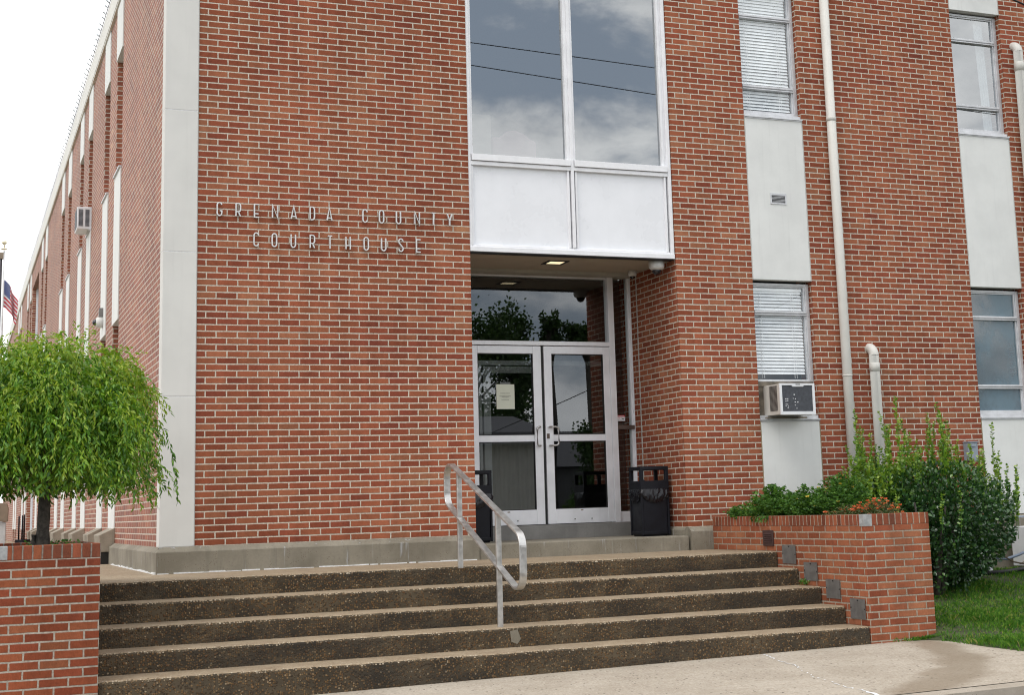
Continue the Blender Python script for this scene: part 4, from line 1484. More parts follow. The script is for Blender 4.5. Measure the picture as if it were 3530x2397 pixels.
# ================================================================== WALL FITTINGS
V_ = thing('wall_vent', 'small louvred metal vent in the pale panel between the two front windows', 'vent', (6.90, -0.01, 4.06))
x0, x1, z0, z1 = 6.790, 7.012, 4.060, 4.196
m = MB().box(x0, x0 + 0.016, -0.012, -0.002, z0, z1).box(x1 - 0.016, x1, -0.012, -0.002, z0, z1).box(x0 + 0.016, x1 - 0.016, -0.0115, -0.002, z1 - 0.026, z1 - 0.0005).box(x0 + 0.016, x1 - 0.016, -0.0115, -0.002, z0 + 0.0005, z0 + 0.015)
obj('frame', m, M_aluwin, V_)
obj('backing', MB().box(x0 + 0.016, x1 - 0.016, -0.0045, -0.0032, z0 + 0.015, z1 - 0.026), M_black, V_)
for q in range(6):
    z = z0 + 0.0205 + q * 0.0160
    obj('slat', MB().box(x0 + 0.0165, x1 - 0.0165, -0.0100, -0.0050, z, z + 0.0042), M_aluwin, V_)


def dome_cam(label, x, y, z, r, side=False):
    T = thing('security_camera', label, 'camera', (x, y, z), None)
    hb = MB().lathe([(r, 0.0), (r * 1.0, -r * 0.75), (r * 0.92, -r * 1.0), (r * 0.62, -r * 1.22)], (0, 0, 0), 24)
    dm = MB().lathe([(0.61 * r * math.sin(a_ * PI / 2 / 6 + 0.0001) if a_ else 0.001, -r * 1.20 - 0.62 * r * math.cos(a_ * PI / 2 / 6)) for a_ in range(7)], (0, 0, 0), 20)
    for nm, mbb, mt in (('housing', hb, M_camw), ('dome', dm, M_camd)):
        if side:
            mbb.v = [(x + v[2], y + v[0], z + v[1]) for v in mbb.v]
        else:
            mbb.v = [(x + v[0], y + v[1], z + v[2]) for v in mbb.v]
        obj(nm, mbb, mt, T, smooth=True)
    return T


dome_cam('larger white dome camera under the front edge of the entrance soffit', 5.318, 0.19, 3.341, 0.092)
dome_cam('smaller white dome camera at the back corner of the entrance soffit', 5.352, 0.93, 3.341, 0.056)
sc = dome_cam('white dome camera on the side wall below a grey junction plate', -0.318, 6.62, 3.33, 0.078, True)
obj('junction_plate', MB().box(-0.372, -0.317, 6.58, 6.66, 3.415, 3.535), M_plate, sc)
CL = thing('ceiling_light', 'lit square ceiling light with black trim recessed in the entrance soffit', 'ceiling light', (4.18, 0.54, 3.34))
m = MB().box(4.052, 4.308, 0.415, 0.453, 3.3335, 3.3418).box(4.052, 4.308, 0.627, 0.665, 3.3335, 3.3418).box(4.052, 4.088, 0.453, 0.627, 3.3335, 3.3418).box(4.272, 4.308, 0.453, 0.627, 3.3335, 3.3418)
obj('trim', m, M_black, CL)
obj('lens', MB().box(4.088, 4.272, 0.453, 0.627, 3.3375, 3.3415), M_lamp, CL)
EB = thing('electrical_box', 'small blue-grey metal box on the wall behind the tips of the shrub', 'utility box', (9.41, -0.05, 0.97))
obj('body', MB().box(9.354, 9.500, -0.10, -0.001, 0.93, 1.150), M_ebox, EB, bevel=0.006)
obj('lid', MB().box(9.348, 9.506, -0.112, -0.001, 1.1505, 1.166).prism([(9.38, 1.14), (9.475, 1.14), (9.46, 1.10), (9.395, 1.10)], 'y', -0.112, -0.1005), M_ebox, EB, bevel=0.003)

# notice and sticker
NO = thing('paper_notice', 'printed white notice taped inside the left door glass', 'notice', (3.80, YD + 0.012, 1.69))
obj('paper', MB().box(3.684, 3.912, YD + 0.010, YD + 0.012, 1.690, 1.984), M_paper, NO)
obj('tape', MB().box(3.735, 3.865, YD + 0.0125, YD + 0.0135, 1.975, 2.010), simple('clear_tape', (0.10, 0.11, 0.11), 0.3), NO)


def text_mesh(s, size):
    cu = bpy.data.curves.new('text', 'FONT')
    cu.body = s
    cu.size = size
    cu.align_x = 'CENTER'
    cu.align_y = 'CENTER'
    to = bpy.data.objects.new('text', cu)
    COL.objects.link(to)
    dg = bpy.context.evaluated_depsgraph_get()
    me = bpy.data.meshes.new_from_object(to.evaluated_get(dg))
    COL.objects.unlink(to)
    bpy.data.objects.remove(to)
    return me


def wall_text(s, size, x, y, z, mat, parent, name='printed_line'):
    me = text_mesh(s, size)
    root = LOC[parent.name]
    me.transform(Matrix(((1, 0, 0, x - root.x), (0, 0, -1, y - root.y), (0, 1, 0, z - root.z), (0, 0, 0, 1))))
    me.materials.clear()
    me.materials.append(mat)
    o = bpy.data.objects.new(name, me)
    COL.objects.link(o)
    o.parent = parent
    return o


# the notice is too small to read in the photograph: short strokes stand for its three lines
for (zz, wd) in ((1.874, 0.118), (1.840, 0.140), (1.828, 0.082), (1.800, 0.09)):
    m = MB()
    x = 3.792 - wd / 2
    while x < 3.792 + wd / 2:
        L = random.uniform(0.004, 0.012)
        m.box(x, x + L, YD + 0.0092, YD + 0.0099, zz, zz + 0.0052)
        x += L + 0.0025
    obj('printed_line', m, M_ink, NO)
SK = thing('warning_sticker', 'small red and white warning sticker on the narrow side glass', 'sticker', (5.30, YD + 0.04, 1.54))
obj('label_sheet', MB().box(5.243, 5.361, YD + 0.042, YD + 0.0435, 1.541, 1.590), M_stickw, SK)
obj('red_band', MB().box(5.243, 5.361, YD + 0.042, YD + 0.0435, 1.5905, 1.612), M_red, SK)
wall_text('WARNING', 0.019, 5.302, YD + 0.0412, 1.601, M_stickw, SK)
wall_text('24 HR.', 0.018, 5.275, YD + 0.0412, 1.572, M_red, SK)
wall_text('VIDEO SURVEILLANCE', 0.0095, 5.302, YD + 0.0412, 1.551, M_ink, SK)
obj('camera_mark', MB().prism([(5.318, 1.578), (5.338, 1.566), (5.345, 1.575), (5.350, 1.571), (5.347, 1.559), (5.341, 1.562), (5.333, 1.559), (5.312, 1.571)], 'y', YD + 0.0408, YD + 0.0415), M_ink, SK)

# ================================================================== BINS
def bin_(label, x, y, w, d):
    """x, y: front left corner at the foot"""
    z0 = 0.163
    T = thing('litter_bin', label, 'litter bin', (x + w / 2, y + d / 2, z0), 'black litter bins by the doors')

    def ring(x0, x1, y0, y1, z):
        c = 0.02
        return [(x0 + c, y0, z), (x1 - c, y0, z), (x1, y0 + c, z), (x1, y1 - c, z), (x1 - c, y1, z), (x0 + c, y1, z), (x0, y1 - c, z), (x0, y0 + c, z)]
    m = MB()
    rr = [ring(x + .012, x + w - .012, y + .012, y + d - .012, z0), ring(x, x + w, y, y + d, z0 + 0.03), ring(x - .004, x + w + .004, y - .004, y + d + .004, z0 + 0.54)]
    for r_ in rr:
        m.v += r_
    for a in range(2):
        for k in range(8):
            w_ = (k + 1) % 8
            m.f.append((a * 8 + k, a * 8 + w_, (a + 1) * 8 + w_, (a + 1) * 8 + k))
            m.m.append(0)
    m.f.append(tuple(range(8))[::-1])
    m.m.append(0)
    # raised corner ribs
    for (cx, cy) in ((x, y), (x + w, y), (x, y + d), (x + w, y + d)):
        m.box(cx - .012, cx + .012, cy - .012, cy + .012, z0 + .012, z0 + .53)
    m.box(x + .013, x + w - .013, y - .007, y + .003, z0 + .02, z0 + .055)
    m.box(x - .007, x + .003, y + .013, y + d - .013, z0 + .02, z0 + .055)
    obj('body', m, M_binplastic, T, bevel=0.004)
    # hood
    h = MB()
    X0, X1, Y0, Y1 = x - .012, x + w + .012, y - .012, y + d + .012
    za, zb, zc, zd = z0 + .535, z0 + .628, z0 + .752, z0 + .792
    h.box(X0, X1, Y0, Y1, za, zb)
    h.box(X0, X1, Y0, Y1, zc, zd)
    pw = 0.042
    for (a, b) in ((X0, Y0), (X1 - pw, Y0), (X0, Y1 - pw), (X1 - pw, Y1 - pw)):
        h.box(a + .001, a + pw - .001, b + .001, b + pw - .001, zb - .001, zc + .001)
    # rounded corners of the openings
    for (xa, s) in ((X0 + pw, 1), (X1 - pw, -1)):
        for (zz, t_) in ((zb, 1), (zc, -1)):
            pr = [(xa, zz), (xa + s * .02, zz), (xa + s * .008, zz + t_ * .008), (xa, zz + t_ * .02)]
            h.prism(pr, 'y', Y0 + .003, Y0 + .03)
    for (ya, s) in ((Y0 + pw, 1), (Y1 - pw, -1)):
        for (zz, t_) in ((zb, 1), (zc, -1)):
            pr = [(ya, zz), (ya + s * .02, zz), (ya + s * .008, zz + t_ * .008), (ya, zz + t_ * .02)]
            h.prism(pr, 'x', X0 + .003, X0 + .03)
    obj('hood', h, M_binplastic, T, bevel=0.006)
    # bag folded over the rim, hanging in swags
    b = MB()
    per = []
    nn = 30
    for q in range(nn):
        per.append((x + w * q / nn, y, 0, -1))
    for q in range(nn):
        per.append((x + w, y + d * q / nn, 1, 0))
    for q in range(nn):
        per.append((x + w - w * q / nn, y + d, 0, 1))
    for q in range(nn):
        per.append((x, y + d - d * q / nn, -1, 0))
    rows = 14
    for j in range(rows + 1):
        s = j / rows
        for k, (px, py, nx_, ny_) in enumerate(per):
            u_ = (k % nn) / nn
            hang = 0.085 + 0.085 * math.sin(u_ * PI) ** 0.7
            z = z0 + 0.545 - hang * s
            o_ = 0.006 + 0.020 * math.sin(s * PI * 0.85) + 0.014 * s * mnoise.noise((u_ * 14 + k // nn * 5, s * 2.5, 3)) + 0.020 * mnoise.noise((u_ * 23 + s * 5, k // nn * 9 + s * 2, 8)) * (0.3 + s)
            b.v.append((px + nx_ * o_, py + ny_ * o_, z))
    L = len(per)
    for j in range(rows):
        for k in range(L):
            w_ = (k + 1) % L
            b.f.append((j * L + k, j * L + w_, (j + 1) * L + w_, (j + 1) * L + k))
            b.m.append(0)
    obj('bag', b, M_bag, T, smooth=True)
    return T


bin_('black litter bin with bunched bag against the right brick return of the entrance', 5.072, 0.33, 0.335, 0.29)
bin_('black litter bin half hidden by the left brick wall behind the handrail', 2.974, 0.50, 0.330, 0.29)

# ================================================================== WEEPING TREE
rng = np.random.default_rng(5)
TX, TY = -1.535, -2.15
WT = thing('weeping_tree', 'small weeping tree with a dense drooping green crown in the left brick planter', 'tree', (TX, TY, 0.30))
tr = MB()
pts, rs = [], []
for q in range(14):
    s = q / 13
    pts.append((TX + 0.018 * math.sin(s * 4) - 0.012 * s, TY + 0.01 * math.cos(s * 3), 0.28 + 1.25 * s))
    rs.append((0.066 if q == 0 else 0.060 if q == 1 else 0.053 - 0.012 * s) * (1 + 0.05 * math.sin(q * 2.3)))
tr.tube(pts, rs, 14)
tr.tube([(TX - 0.05, TY - 0.01, 0.28), (TX - 0.068, TY - 0.015, 0.36), (TX - 0.062, TY - 0.01, 0.435)], [0.028, 0.025, 0.022], 9)
for k in range(16):
    an = k * 2 * PI / 16 + rng.uniform(-.2, .2)
    rr = rng.uniform(0.3, 0.6)
    zt_ = rng.uniform(1.45, 1.75)
    P0 = Vector((TX, TY, rng.uniform(1.25, 1.52)))
    pp = []
    for q in range(7):
        s = q / 6
        pp.append((P0.x + rr * math.cos(an) * s, P0.y + rr * math.sin(an) * s, P0.z + (zt_ - P0.z) * math.sin(s * PI * 0.62) * 1.05 - 0.25 * s * s))
    tr.tube(pp, [0.018 * (1 - q / 7.5) + 0.003 for q in range(7)], 6)
obj('trunk', tr, M_bark, WT, smooth=True)


def strand(p0, d0, n, step, sag, leaf, out):
    """a hanging shoot: leaves in two rows along a drooping path"""
    p = Vector(p0)
    d = Vector(d0).normalized()
    for q in range(n):
        d = (d + Vector((rng.normal(0, .05), rng.normal(0, .05), -sag))).normalized()
        p = p + d * step
        sd = d.cross(Vector((rng.normal(), rng.normal(), rng.normal()))).normalized()
        ld = (d * 0.75 + sd * 0.75 + Vector((0, 0, -0.35))).normalized()
        out[0].append(tuple(p))
        out[1].append(tuple(ld))
        out[2].append(leaf * rng.uniform(0.7, 1.2))


out = ([], [], [])
young_lit = ([], [], [])
RX = 0.79


def dome(an, r):
    wob = 1 + 0.07 * math.sin(an * 3 + 1) + 0.05 * math.sin(an * 7)
    q = min(1.0, r / (RX * wob * 1.06))
    return 1.12 + 0.93 * max(0, 1 - q ** 3.0) ** 0.55


# the crown is made of hanging swags: tight bundles of shoots with dark hollows between them
for c in range(185):
    an0 = rng.uniform(0, 2 * PI)
    r0 = RX * rng.random() ** 0.40
    hang = rng.random() ** 1.2 * 0.85
    for k in range(int(rng.uniform(14, 26))):
        an = an0 + rng.normal(0, 0.085) / max(0.3, r0)
        r = min(RX * 1.03, abs(r0 + rng.normal(0, 0.06)))
        z = dome(an, r) - hang - abs(rng.normal(0, 0.07))
        zmin = 0.66 + 0.08 * math.sin(an * 5) + rng.uniform(-0.07, 0.12)
        L = min(rng.uniform(0.16, 0.42), max(0.09, z - zmin))
        n = int(L / 0.021)
        if n < 3 or z < 0.72:
            continue
        od = Vector((math.cos(an), math.sin(an), 0))
        lift = rng.uniform(0.2, 0.9) if hang < 0.15 else rng.uniform(-0.2, 0.5)
        dest = young_lit if (hang < 0.17 and rng.random() < 0.8) or rng.random() < 0.12 else out
        strand((TX + r * math.cos(an), TY + r * math.sin(an), z), od * rng.uniform(0.1, 0.9) * (1.25 - r / RX) + Vector((rng.normal(0, .3), rng.normal(0, .3), lift)), n, 0.021, 0.22, 0.047, dest)
# inner leaves and twigs that close the crown
ip, idr = [], []
for k in range(7000):
    an = rng.uniform(0, 2 * PI)
    r = 0.72 * rng.random() ** 0.5
    zt_ = dome(an, r) - 0.10
    ip.append((TX + r * math.cos(an), TY + r * math.sin(an), rng.uniform(0.80 + 0.06 * math.sin(an * 5), zt_)))
    idr.append((rng.normal(0, .6), rng.normal(0, .6), -0.7))
# upright shoots on top
for (ax, ay, z, n) in ((0.20, 0.1, 2.06, 9), (0.0, -0.2, 2.02, 6), (-0.15, 0.1, 2.04, 6), (0.38, 0.0, 1.93, 7), (0.5, -0.2, 1.80, 6), (0.26, 0.06, 2.05, 8), (0.60, 0.1, 1.68, 6), (-0.4, -0.1, 1.92, 5), (0.12, -0.3, 2.0, 6), (-0.28, -0.2, 1.98, 6), (0.45, -0.35, 1.82, 5), (0.68, -0.2, 1.52, 5)):
    for w in range(4):
        strand((TX + ax + rng.normal(0, .05), TY + ay, z - 0.10), (0.25 + rng.normal(0, .25), rng.normal(0, .2), 1), n, 0.026, 0.06, 0.05, young_lit)
# loose strands at the right and below
for (ax, ay, z, dx_, n) in ((0.80, 0.05, 1.36, 0.9, 33), (0.80, 0.0, 1.25, 0.55, 24), (0.78, -0.2, 0.95, 0.3, 15), (0.68, -0.3, 0.86, 0.2, 13), (0.55, -0.4, 0.80, 0.1, 10), (0.42, -0.3, 0.76, 0.1, 9), (0.74, -0.1, 0.80, 0.15, 14), (0.25, -0.5, 0.78, 0.1, 6)):
    strand((TX + ax, TY + ay, z), (dx_, -0.1, 0.3), n, 0.025, 0.20, 0.052, out)
V, F = leaves(out[0], out[1], np.array(out[2]), np.array(out[2]) * 0.33, 0.35, 0.12, rng)
V2, F2 = leaves(ip, idr, rng.uniform(0.045, 0.07, len(ip)), 0.024, 0.3, 0.1, rng)
V, F = merge([(V, F), (V2, F2)])
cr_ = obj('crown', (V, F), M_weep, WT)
V, F = leaves(young_lit[0], young_lit[1], np.array(young_lit[2]), np.array(young_lit[2]) * 0.33, 0.35, 0.12, rng)
obj('young_lit_top_leaves', (V, F), M_weepy, cr_)  # paler leaves mostly on top: new growth plus painted-in light from above
# a few seedlings at the trunk
o3 = ([], [], [])
for k in range(26):
    p = (TX + rng.choice([-0.11, 0.10, 0.16, 0.22]) + rng.normal(0, .03), TY - 0.25 + rng.normal(0, .1), 0.315)
    strand(p, (rng.normal(0, .5), rng.normal(0, .5), 1), 3, 0.022, 0.02, 0.035, o3)
V, F = leaves(o3[0], o3[1], np.array(o3[2]), np.array(o3[2]) * 0.5, 0.3, 0.1, rng, True)
sg = obj('seedling', (V, F), M_lant, loc=(TX, TY - 0.25, 0.3))
tag(sg, 'low weedy seedlings at the foot of the weeping tree', 'weed', kind='stuff')

# ================================================================== HOLLY SHRUB
SX, SY, SZ = 7.95, -1.15, 0.20
SH = thing('holly_shrub', 'big rounded dark glossy shrub with upright lime shoots beside the planter', 'shrub', (SX, SY, -0.5))
st = MB()
for k in range(9):
    an = k * 0.7
    bx, by = SX - 0.35 + 0.16 * math.cos(an), SY - 0.25 + 0.14 * math.sin(an)
    st.tube([(bx, by, -0.72), (bx + 0.1 * math.cos(an), by + 0.1 * math.sin(an), -0.3), (bx + 0.25 * math.cos(an), by + 0.18 * math.sin(an), 0.15), (bx + 0.4 * math.cos(an), by + 0.25 * math.sin(an), 0.45)], [0.045, 0.035, 0.02, 0.008], 7)
obj('stems', st, M_bark, SH, smooth=True)
pos, dr = [], []
n = 0
while n < 30000:
    v = rng.normal(size=3)
    v /= np.linalg.norm(v)
    lump = 0.97 + 0.20 * mnoise.noise((v[0] * 3, v[1] * 3, v[2] * 3)) + 0.12 * mnoise.noise((v[0] * 8, v[1] * 8, v[2] * 8))
    rad = (rng.random() ** 0.33) * lump
    rx, ry, rz = 1.10, 0.85, 0.70
    if v[2] < 0:
        rx, ry = 1.10 - 0.18 * v[2] * v[2] * 2, 0.85
    p = np.array([SX + v[0] * rx * rad, SY + v[1] * ry * rad, SZ + v[2] * rz * rad])
    q_ = rng.random()
    if q_ < 0.14:
        p = np.array([7.28, -1.2, 0.33]) + v * np.array([0.52, 0.5, 0.46]) * rad
    elif q_ < 0.30:
        p = np.array([7.75, -1.2, -0.15]) + v * np.array([0.95, 0.75, 0.46]) * rad
    if p[2] < -0.56 + 0.08 * math.sin(p[0] * 5):
        continue
    if p[0] < 6.53 and p[1] > -3.2:
        continue
    if p[1] > -0.14:
        continue
    xe = p[0] + (-1.2 - p[1]) * 0.82
    if xe > 9.10 - 0.05 * math.sin(p[2] * 9) - 1.25 * max(0, 0.06 - p[2]):
        continue
    pos.append(p)
    dr.append(v + rng.normal(0, .75, 3) + np.array([0, 0, .25]))
    n += 1
L = rng.uniform(0.030, 0.056, n)
pos, dr = np.array(pos), np.array(dr)
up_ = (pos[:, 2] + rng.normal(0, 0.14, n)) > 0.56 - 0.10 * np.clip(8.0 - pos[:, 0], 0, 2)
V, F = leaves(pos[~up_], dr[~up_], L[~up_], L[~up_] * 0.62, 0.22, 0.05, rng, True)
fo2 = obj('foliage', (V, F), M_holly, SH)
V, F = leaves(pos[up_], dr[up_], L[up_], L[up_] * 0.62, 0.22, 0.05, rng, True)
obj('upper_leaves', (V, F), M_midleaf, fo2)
o4 = ([], [], [])
stems = MB()
shoots = [(6.98, .62, .95), (7.05, .7, 1.18), (7.13, .7, 1.52), (7.22, .75, 1.30), (7.33, .8, 1.62), (7.40, .8, 1.34), (7.55, .85, 1.25), (7.66, .85, 1.50), (7.78, .86, 1.42), (7.90, .86, 1.28), (8.0, .86, 1.56), (8.10, .85, 1.40), (8.20, .85, 1.48), (8.34, .82, 1.60), (8.42, .8, 1.36), (8.60, .7, 1.22), (8.66, .66, 1.05), (8.88, .45, 1.34), (8.96, .42, 0.95), (9.02, .3, .62), (6.92, .45, .72), (7.5, .8, 1.1), (8.28, .84, 1.15), (7.0, .5, .8), (7.18, .75, 1.05), (7.08, .6, 0.92), (7.28, .76, 1.0), (6.95, .35, .6), (7.45, .8, 1.02)]
extra = []
for (x, z0, z1) in shoots:
    for w in range(3):
        extra.append((x + rng.normal(0, 0.09), z0 - 0.05, z0 + (z1 - z0) * rng.uniform(0.30, 0.85)))
for k in range(14):
    xx = 6.88 + 0.55 * rng.random()
    extra.append((xx, 0.35 + 0.45 * (xx - 6.88), 0.60 + 1.0 * (xx - 6.88) + rng.uniform(0, 0.35)))
for (x, z0, z1) in shoots + extra:
    if 8.28 < x < 8.62 and z1 > 0.98:
        continue
    yy = SY + rng.uniform(-0.40, 0.30)
    lean = rng.normal(0, 0.07)
    nseg = max(3, int((z1 - z0) / 0.024))
    stems.tube([(x, yy, z0 - 0.25), (x + lean * .5, yy, (z0 + z1) / 2), (x + lean, yy, z1)], [0.004, 0.003, 0.0015], 4)
    for q in range(nseg):
        s = q / nseg
        for w in range(3):
            an = rng.uniform(0, 2 * PI)
            o4[0].append((x + lean * s, yy, z0 - 0.05 + (z1 - z0 + 0.05) * s))
            o4[1].append((math.cos(an), math.sin(an), rng.uniform(0.2, 1.1)))
            o4[2].append(rng.uniform(0.034, 0.062) * (1.1 - 0.40 * s))
for (x, yy, z0, z1) in ((7.45, -2.02, 0.22, 0.52), (7.72, -1.98, 0.18, 0.55), (7.0, -1.85, 0.28, 0.5)):
    stems.tube([(x, yy, z0 - .1), (x + .02, yy - .02, z1)], [0.004, 0.002], 4)
    for q in range(12):
        s = q / 11
        for w in range(3):
            an = rng.uniform(0, 2 * PI)
            o4[0].append((x + .02 * s, yy - .02 * s, z0 + (z1 - z0) * s))
            o4[1].append((math.cos(an), math.sin(an), rng.uniform(0.2, 1)))
            o4[2].append(rng.uniform(0.028, 0.045))
# lime-green new growth over the left shoulder
for k in range(900):
    an = rng.uniform(0, 2 * PI)
    rr = rng.random() ** .5
    o4[0].append((7.15 + 0.34 * rr * math.cos(an), -1.2 + 0.4 * rr * math.sin(an), 0.52 + 0.28 * rng.random() * (1.2 - rr)))
    o4[1].append((rng.normal(0, .6), rng.normal(0, .6), 1))
    o4[2].append(rng.uniform(0.022, 0.04))
V, F = leaves(o4[0], o4[1], np.array(o4[2]), np.array(o4[2]) * 0.60, 0.25, 0.05, rng, True)
sh_ = obj('young_shoots', (V, F), M_lime, SH)
obj('shoot_stems', stems, M_lant, SH)

# ================================================================== PLANTER PLANTS
def bush(name, label, cat, x, y, r, h, nst, leafl, mat, group=None, flowers=None, spread=1.0, xlim=(5.70, 6.70)):
    T = thing(name, label, cat, (x, y, 0.30), group)
    o = ([], [], [])
    fl = ([], [], [])
    for k in range(nst):
        an = rng.uniform(0, 2 * PI)
        rr = r * rng.random() ** 0.6
        hh_ = h * (1 - 0.55 * (rr / r) ** 2) * rng.uniform(0.55, 1.15)
        base = Vector((x + 0.35 * rr * math.cos(an), y + 0.35 * rr * math.sin(an), 0.30))
        tip = Vector((x + rr * math.cos(an), y + spread * rr * math.sin(an), 0.30 + hh_))
        m_ = max(4, int((tip - base).length / 0.022))
        for q in range(m_):
            s = (q + 1) / m_
            p = base.lerp(tip, s)
            p.z = 0.30 + hh_ * math.sin(s * PI / 2)
            if p.x < xlim[0] and p.z > 0.30:
                p.x = xlim[0] + rng.random() * 0.02
            for w in range(2):
                a2 = rng.uniform(0, 2 * PI)
                o[0].append(tuple(p))
                o[1].append((math.cos(a2), math.sin(a2), rng.uniform(-0.1, 0.9)))
                o[2].append(leafl * rng.uniform(0.6, 1.25))
        if flowers and rng.random() < flowers[1]:
            fl[0].append(tuple(tip + Vector((0, 0, 0.012))))
    V, F = leaves(o[0], o[1], np.array(o[2]), np.array(o[2]) * 0.46, 0.3, 0.15, rng)
    obj('foliage', (V, F), mat, T)
    if flowers and fl[0]:
        for p in fl[0]:
            fp_, fd, fs = [], [], []
            for q in range(7):
                a2 = q * 2 * PI / 7 + rng.uniform(-.2, .2)
                fp_.append(p)
                fd.append((math.cos(a2), math.sin(a2), rng.uniform(0.1, 0.7)))
                fs.append(rng.uniform(0.016, 0.025))
            V, F = leaves(fp_, fd, np.array(fs), np.array(fs) * 0.75, 0.1, 0.0, rng, True)
            obj('flower', (V, F), flowers[0], T)
    return T


bush('bedding_plant', 'low green plant spilling over the planter edge nearest the brick pier', 'plant', 5.90, -0.62, 0.28, 0.19, 130, 0.034, M_lant)
bush('bedding_plant', 'leafy green plant in front of the pale panel, trailing over the planter coping', 'plant', 5.98, -1.10, 0.36, 0.34, 240, 0.038, M_lant, xlim=(5.66, 6.7))
bush('bedding_plant', 'full green plant in the middle of the right planter', 'plant', 6.10, -1.55, 0.34, 0.33, 220, 0.036, M_lant, flowers=(M_yellow, 0.015))
bush('bedding_plant', 'tallest green plant in the planter, in front of the off-white drainpipe', 'plant', 6.22, -2.02, 0.36, 0.43, 270, 0.034, M_lant, flowers=(M_yellow, 0.02))
bush('flowering_plant', 'sparse dull green plant with a few deep red flowers by the planter edge', 'plant', 6.00, -2.42, 0.24, 0.15, 110, 0.022, M_dull, flowers=(M_orange, 0.14))
bush('flowering_plant', 'low plant covered in orange flowers near the planter corner', 'plant', 6.24, -2.62, 0.27, 0.185, 150, 0.020, M_dull, flowers=(M_orange, 0.42))
# trailing bit over the coping
o5 = ([], [], [])
for k in range(26):
    p0 = (5.75 + rng.uniform(-0.02, .03), -1.0 - rng.random() * 0.42, 0.372)
    strand(p0, (-0.8, rng.normal(0, .3), 0.1), int(rng.uniform(2, 5)), 0.02, 0.45, 0.034, o5)
V, F = leaves(o5[0], o5[1], np.array(o5[2]), np.array(o5[2]) * 0.5, 0.3, 0.1, rng)
tag(obj('trailing_sprig', (V, F), M_lant, loc=(5.74, -1.2, 0.36)), 'green sprigs hanging over the planter coping above the brown louvre', 'plant')
o5 = ([], [], [])
for k in range(16):
    strand((5.70 + rng.normal(0, .02), -2.06 + rng.normal(0, .02), -0.332), (rng.normal(0, .6), rng.normal(0, .6), 1), 3, 0.02, 0.05, 0.03, o5)
V, F = leaves(o5[0], o5[1], np.array(o5[2]), np.array(o5[2]) * 0.55, 0.3, 0.1, rng, True)
tag(obj('weed', (V, F), M_lant, loc=(5.70, -2.06, -0.33)), 'tiny green weed growing from the step below the second cover plate', 'weed')

# ================================================================== RIGHT-HAND YARD
CU = thing('condenser_unit', 'white louvred outdoor unit half hidden behind the shrub', 'outdoor unit', (8.95, -0.42, -0.5))
m = MB().box(8.60, 9.19, -0.60, -0.22, -0.47, 0.02)
obj('case', m, M_acwhite, CU, bevel=0.008)
m = MB()
for q in range(16):
    for (a, b) in ((8.64, 8.86), (8.875, 8.98), (8.995, 9.13)):
        m.box(a, b, -0.606, -0.5985, -0.43 + q * 0.026, -0.43 + q * 0.026 + 0.012)
obj('louvres', m, M_black, CU)
CU2 = thing('white_cabinet', 'white metal cabinet cut off by the right edge, against the concrete base', 'cabinet', (10.2, -0.42, -0.4))
obj('case', MB().box(9.80, 10.6, -0.62, -0.22, -0.36, 0.115), M_acwhite, CU2, bevel=0.01)
tag(obj('conduit', MB().tube([(9.3, -0.19, 0.235), (9.7, -0.20, 0.222), (10.4, -0.20, 0.235)], 0.014, 8), M_ebox, loc=(9.8, -0.2, 0.23), smooth=True), 'thin grey conduit along the top of the concrete base at the right', 'conduit')
tag(obj('blue_hose', MB().tube([(9.18, -0.5, -0.12), (9.30, -0.52, -0.24), (9.45, -0.55, -0.255), (9.62, -0.57, -0.21), (9.82, -0.58, -0.14)], 0.017, 8), M_hose, loc=(9.5, -0.5, -0.2), smooth=True), 'blue-grey hose sagging between the two white units', 'hose')
tag(obj('black_hose', MB().tube([(9.0, -0.66, -0.40), (9.3, -0.7, -0.395), (9.55, -0.72, -0.37), (9.75, -0.72, -0.31), (10.0, -0.74, -0.22)], 0.026, 8), M_black, loc=(9.5, -0.7, -0.38), smooth=True), 'thick black hose lying on the grass by the concrete base', 'hose')
tag(obj('dead_branch', MB().tube([(8.85, -1.0, -0.10), (9.05, -1.15, -0.26), (9.3, -1.4, -0.34), (9.6, -1.75, -0.47), (9.9, -2.0, -0.52)], [0.010, 0.010, 0.009, 0.008, 0.005], 6).tube([(9.1, -1.2, -0.285), (9.4, -1.1, -0.22), (9.8, -0.95, -0.08)], [0.007, 0.006, 0.003], 6), M_twig, loc=(9.3, -1.4, -0.34)), 'dry brown branch hanging from the shrub down to the grass', 'branch')

# ================================================================== LEFT BACKGROUND
FP = thing('flagpole', 'white flagpole with a pale ball and a drooping striped flag at the far left', 'flagpole', (-1.033, 30, 0))
obj('pole', MB().tube([(-1.033, 30, 0), (-1.033, 30, 4), (-1.033, 30, 8.42)], [0.045, 0.04, 0.024], 12), M_polew, FP, smooth=True)
obj('ball', MB().lathe([(0.002, 0), (0.05, 0.02), (0.075, 0.07), (0.05, 0.12), (0.002, 0.14)], (-1.033, 30, 8.60), 14).lathe([(0.085, 0), (0.085, 0.03), (0.03, 0.05), (0.012, 0.14)], (-1.033, 30, 8.46), 14), M_gold, FP, smooth=True)
fm, ft, fo = newmat('striped_flag')
uvn = ft.node('ShaderNodeUVMap')
fu_, fv_, _ = ft.sep(uvn.outputs[0])
strp = ft.math('LESS_THAN', ft.math('FLOORED_MODULO', ft.math('MULTIPLY', fv_, 13.0), 2.0), 1.0)
fc = ft.mix(strp, (0.62, 0.62, 0.64), (0.50, 0.035, 0.055))
can = ft.math('MULTIPLY', ft.math('LESS_THAN', fu_, 0.36), ft.math('GREATER_THAN', fv_, 6 / 13))
sx_ = ft.math('SUBTRACT', ft.math('FRACT', ft.math('MULTIPLY', fu_, 15.0)), 0.5)
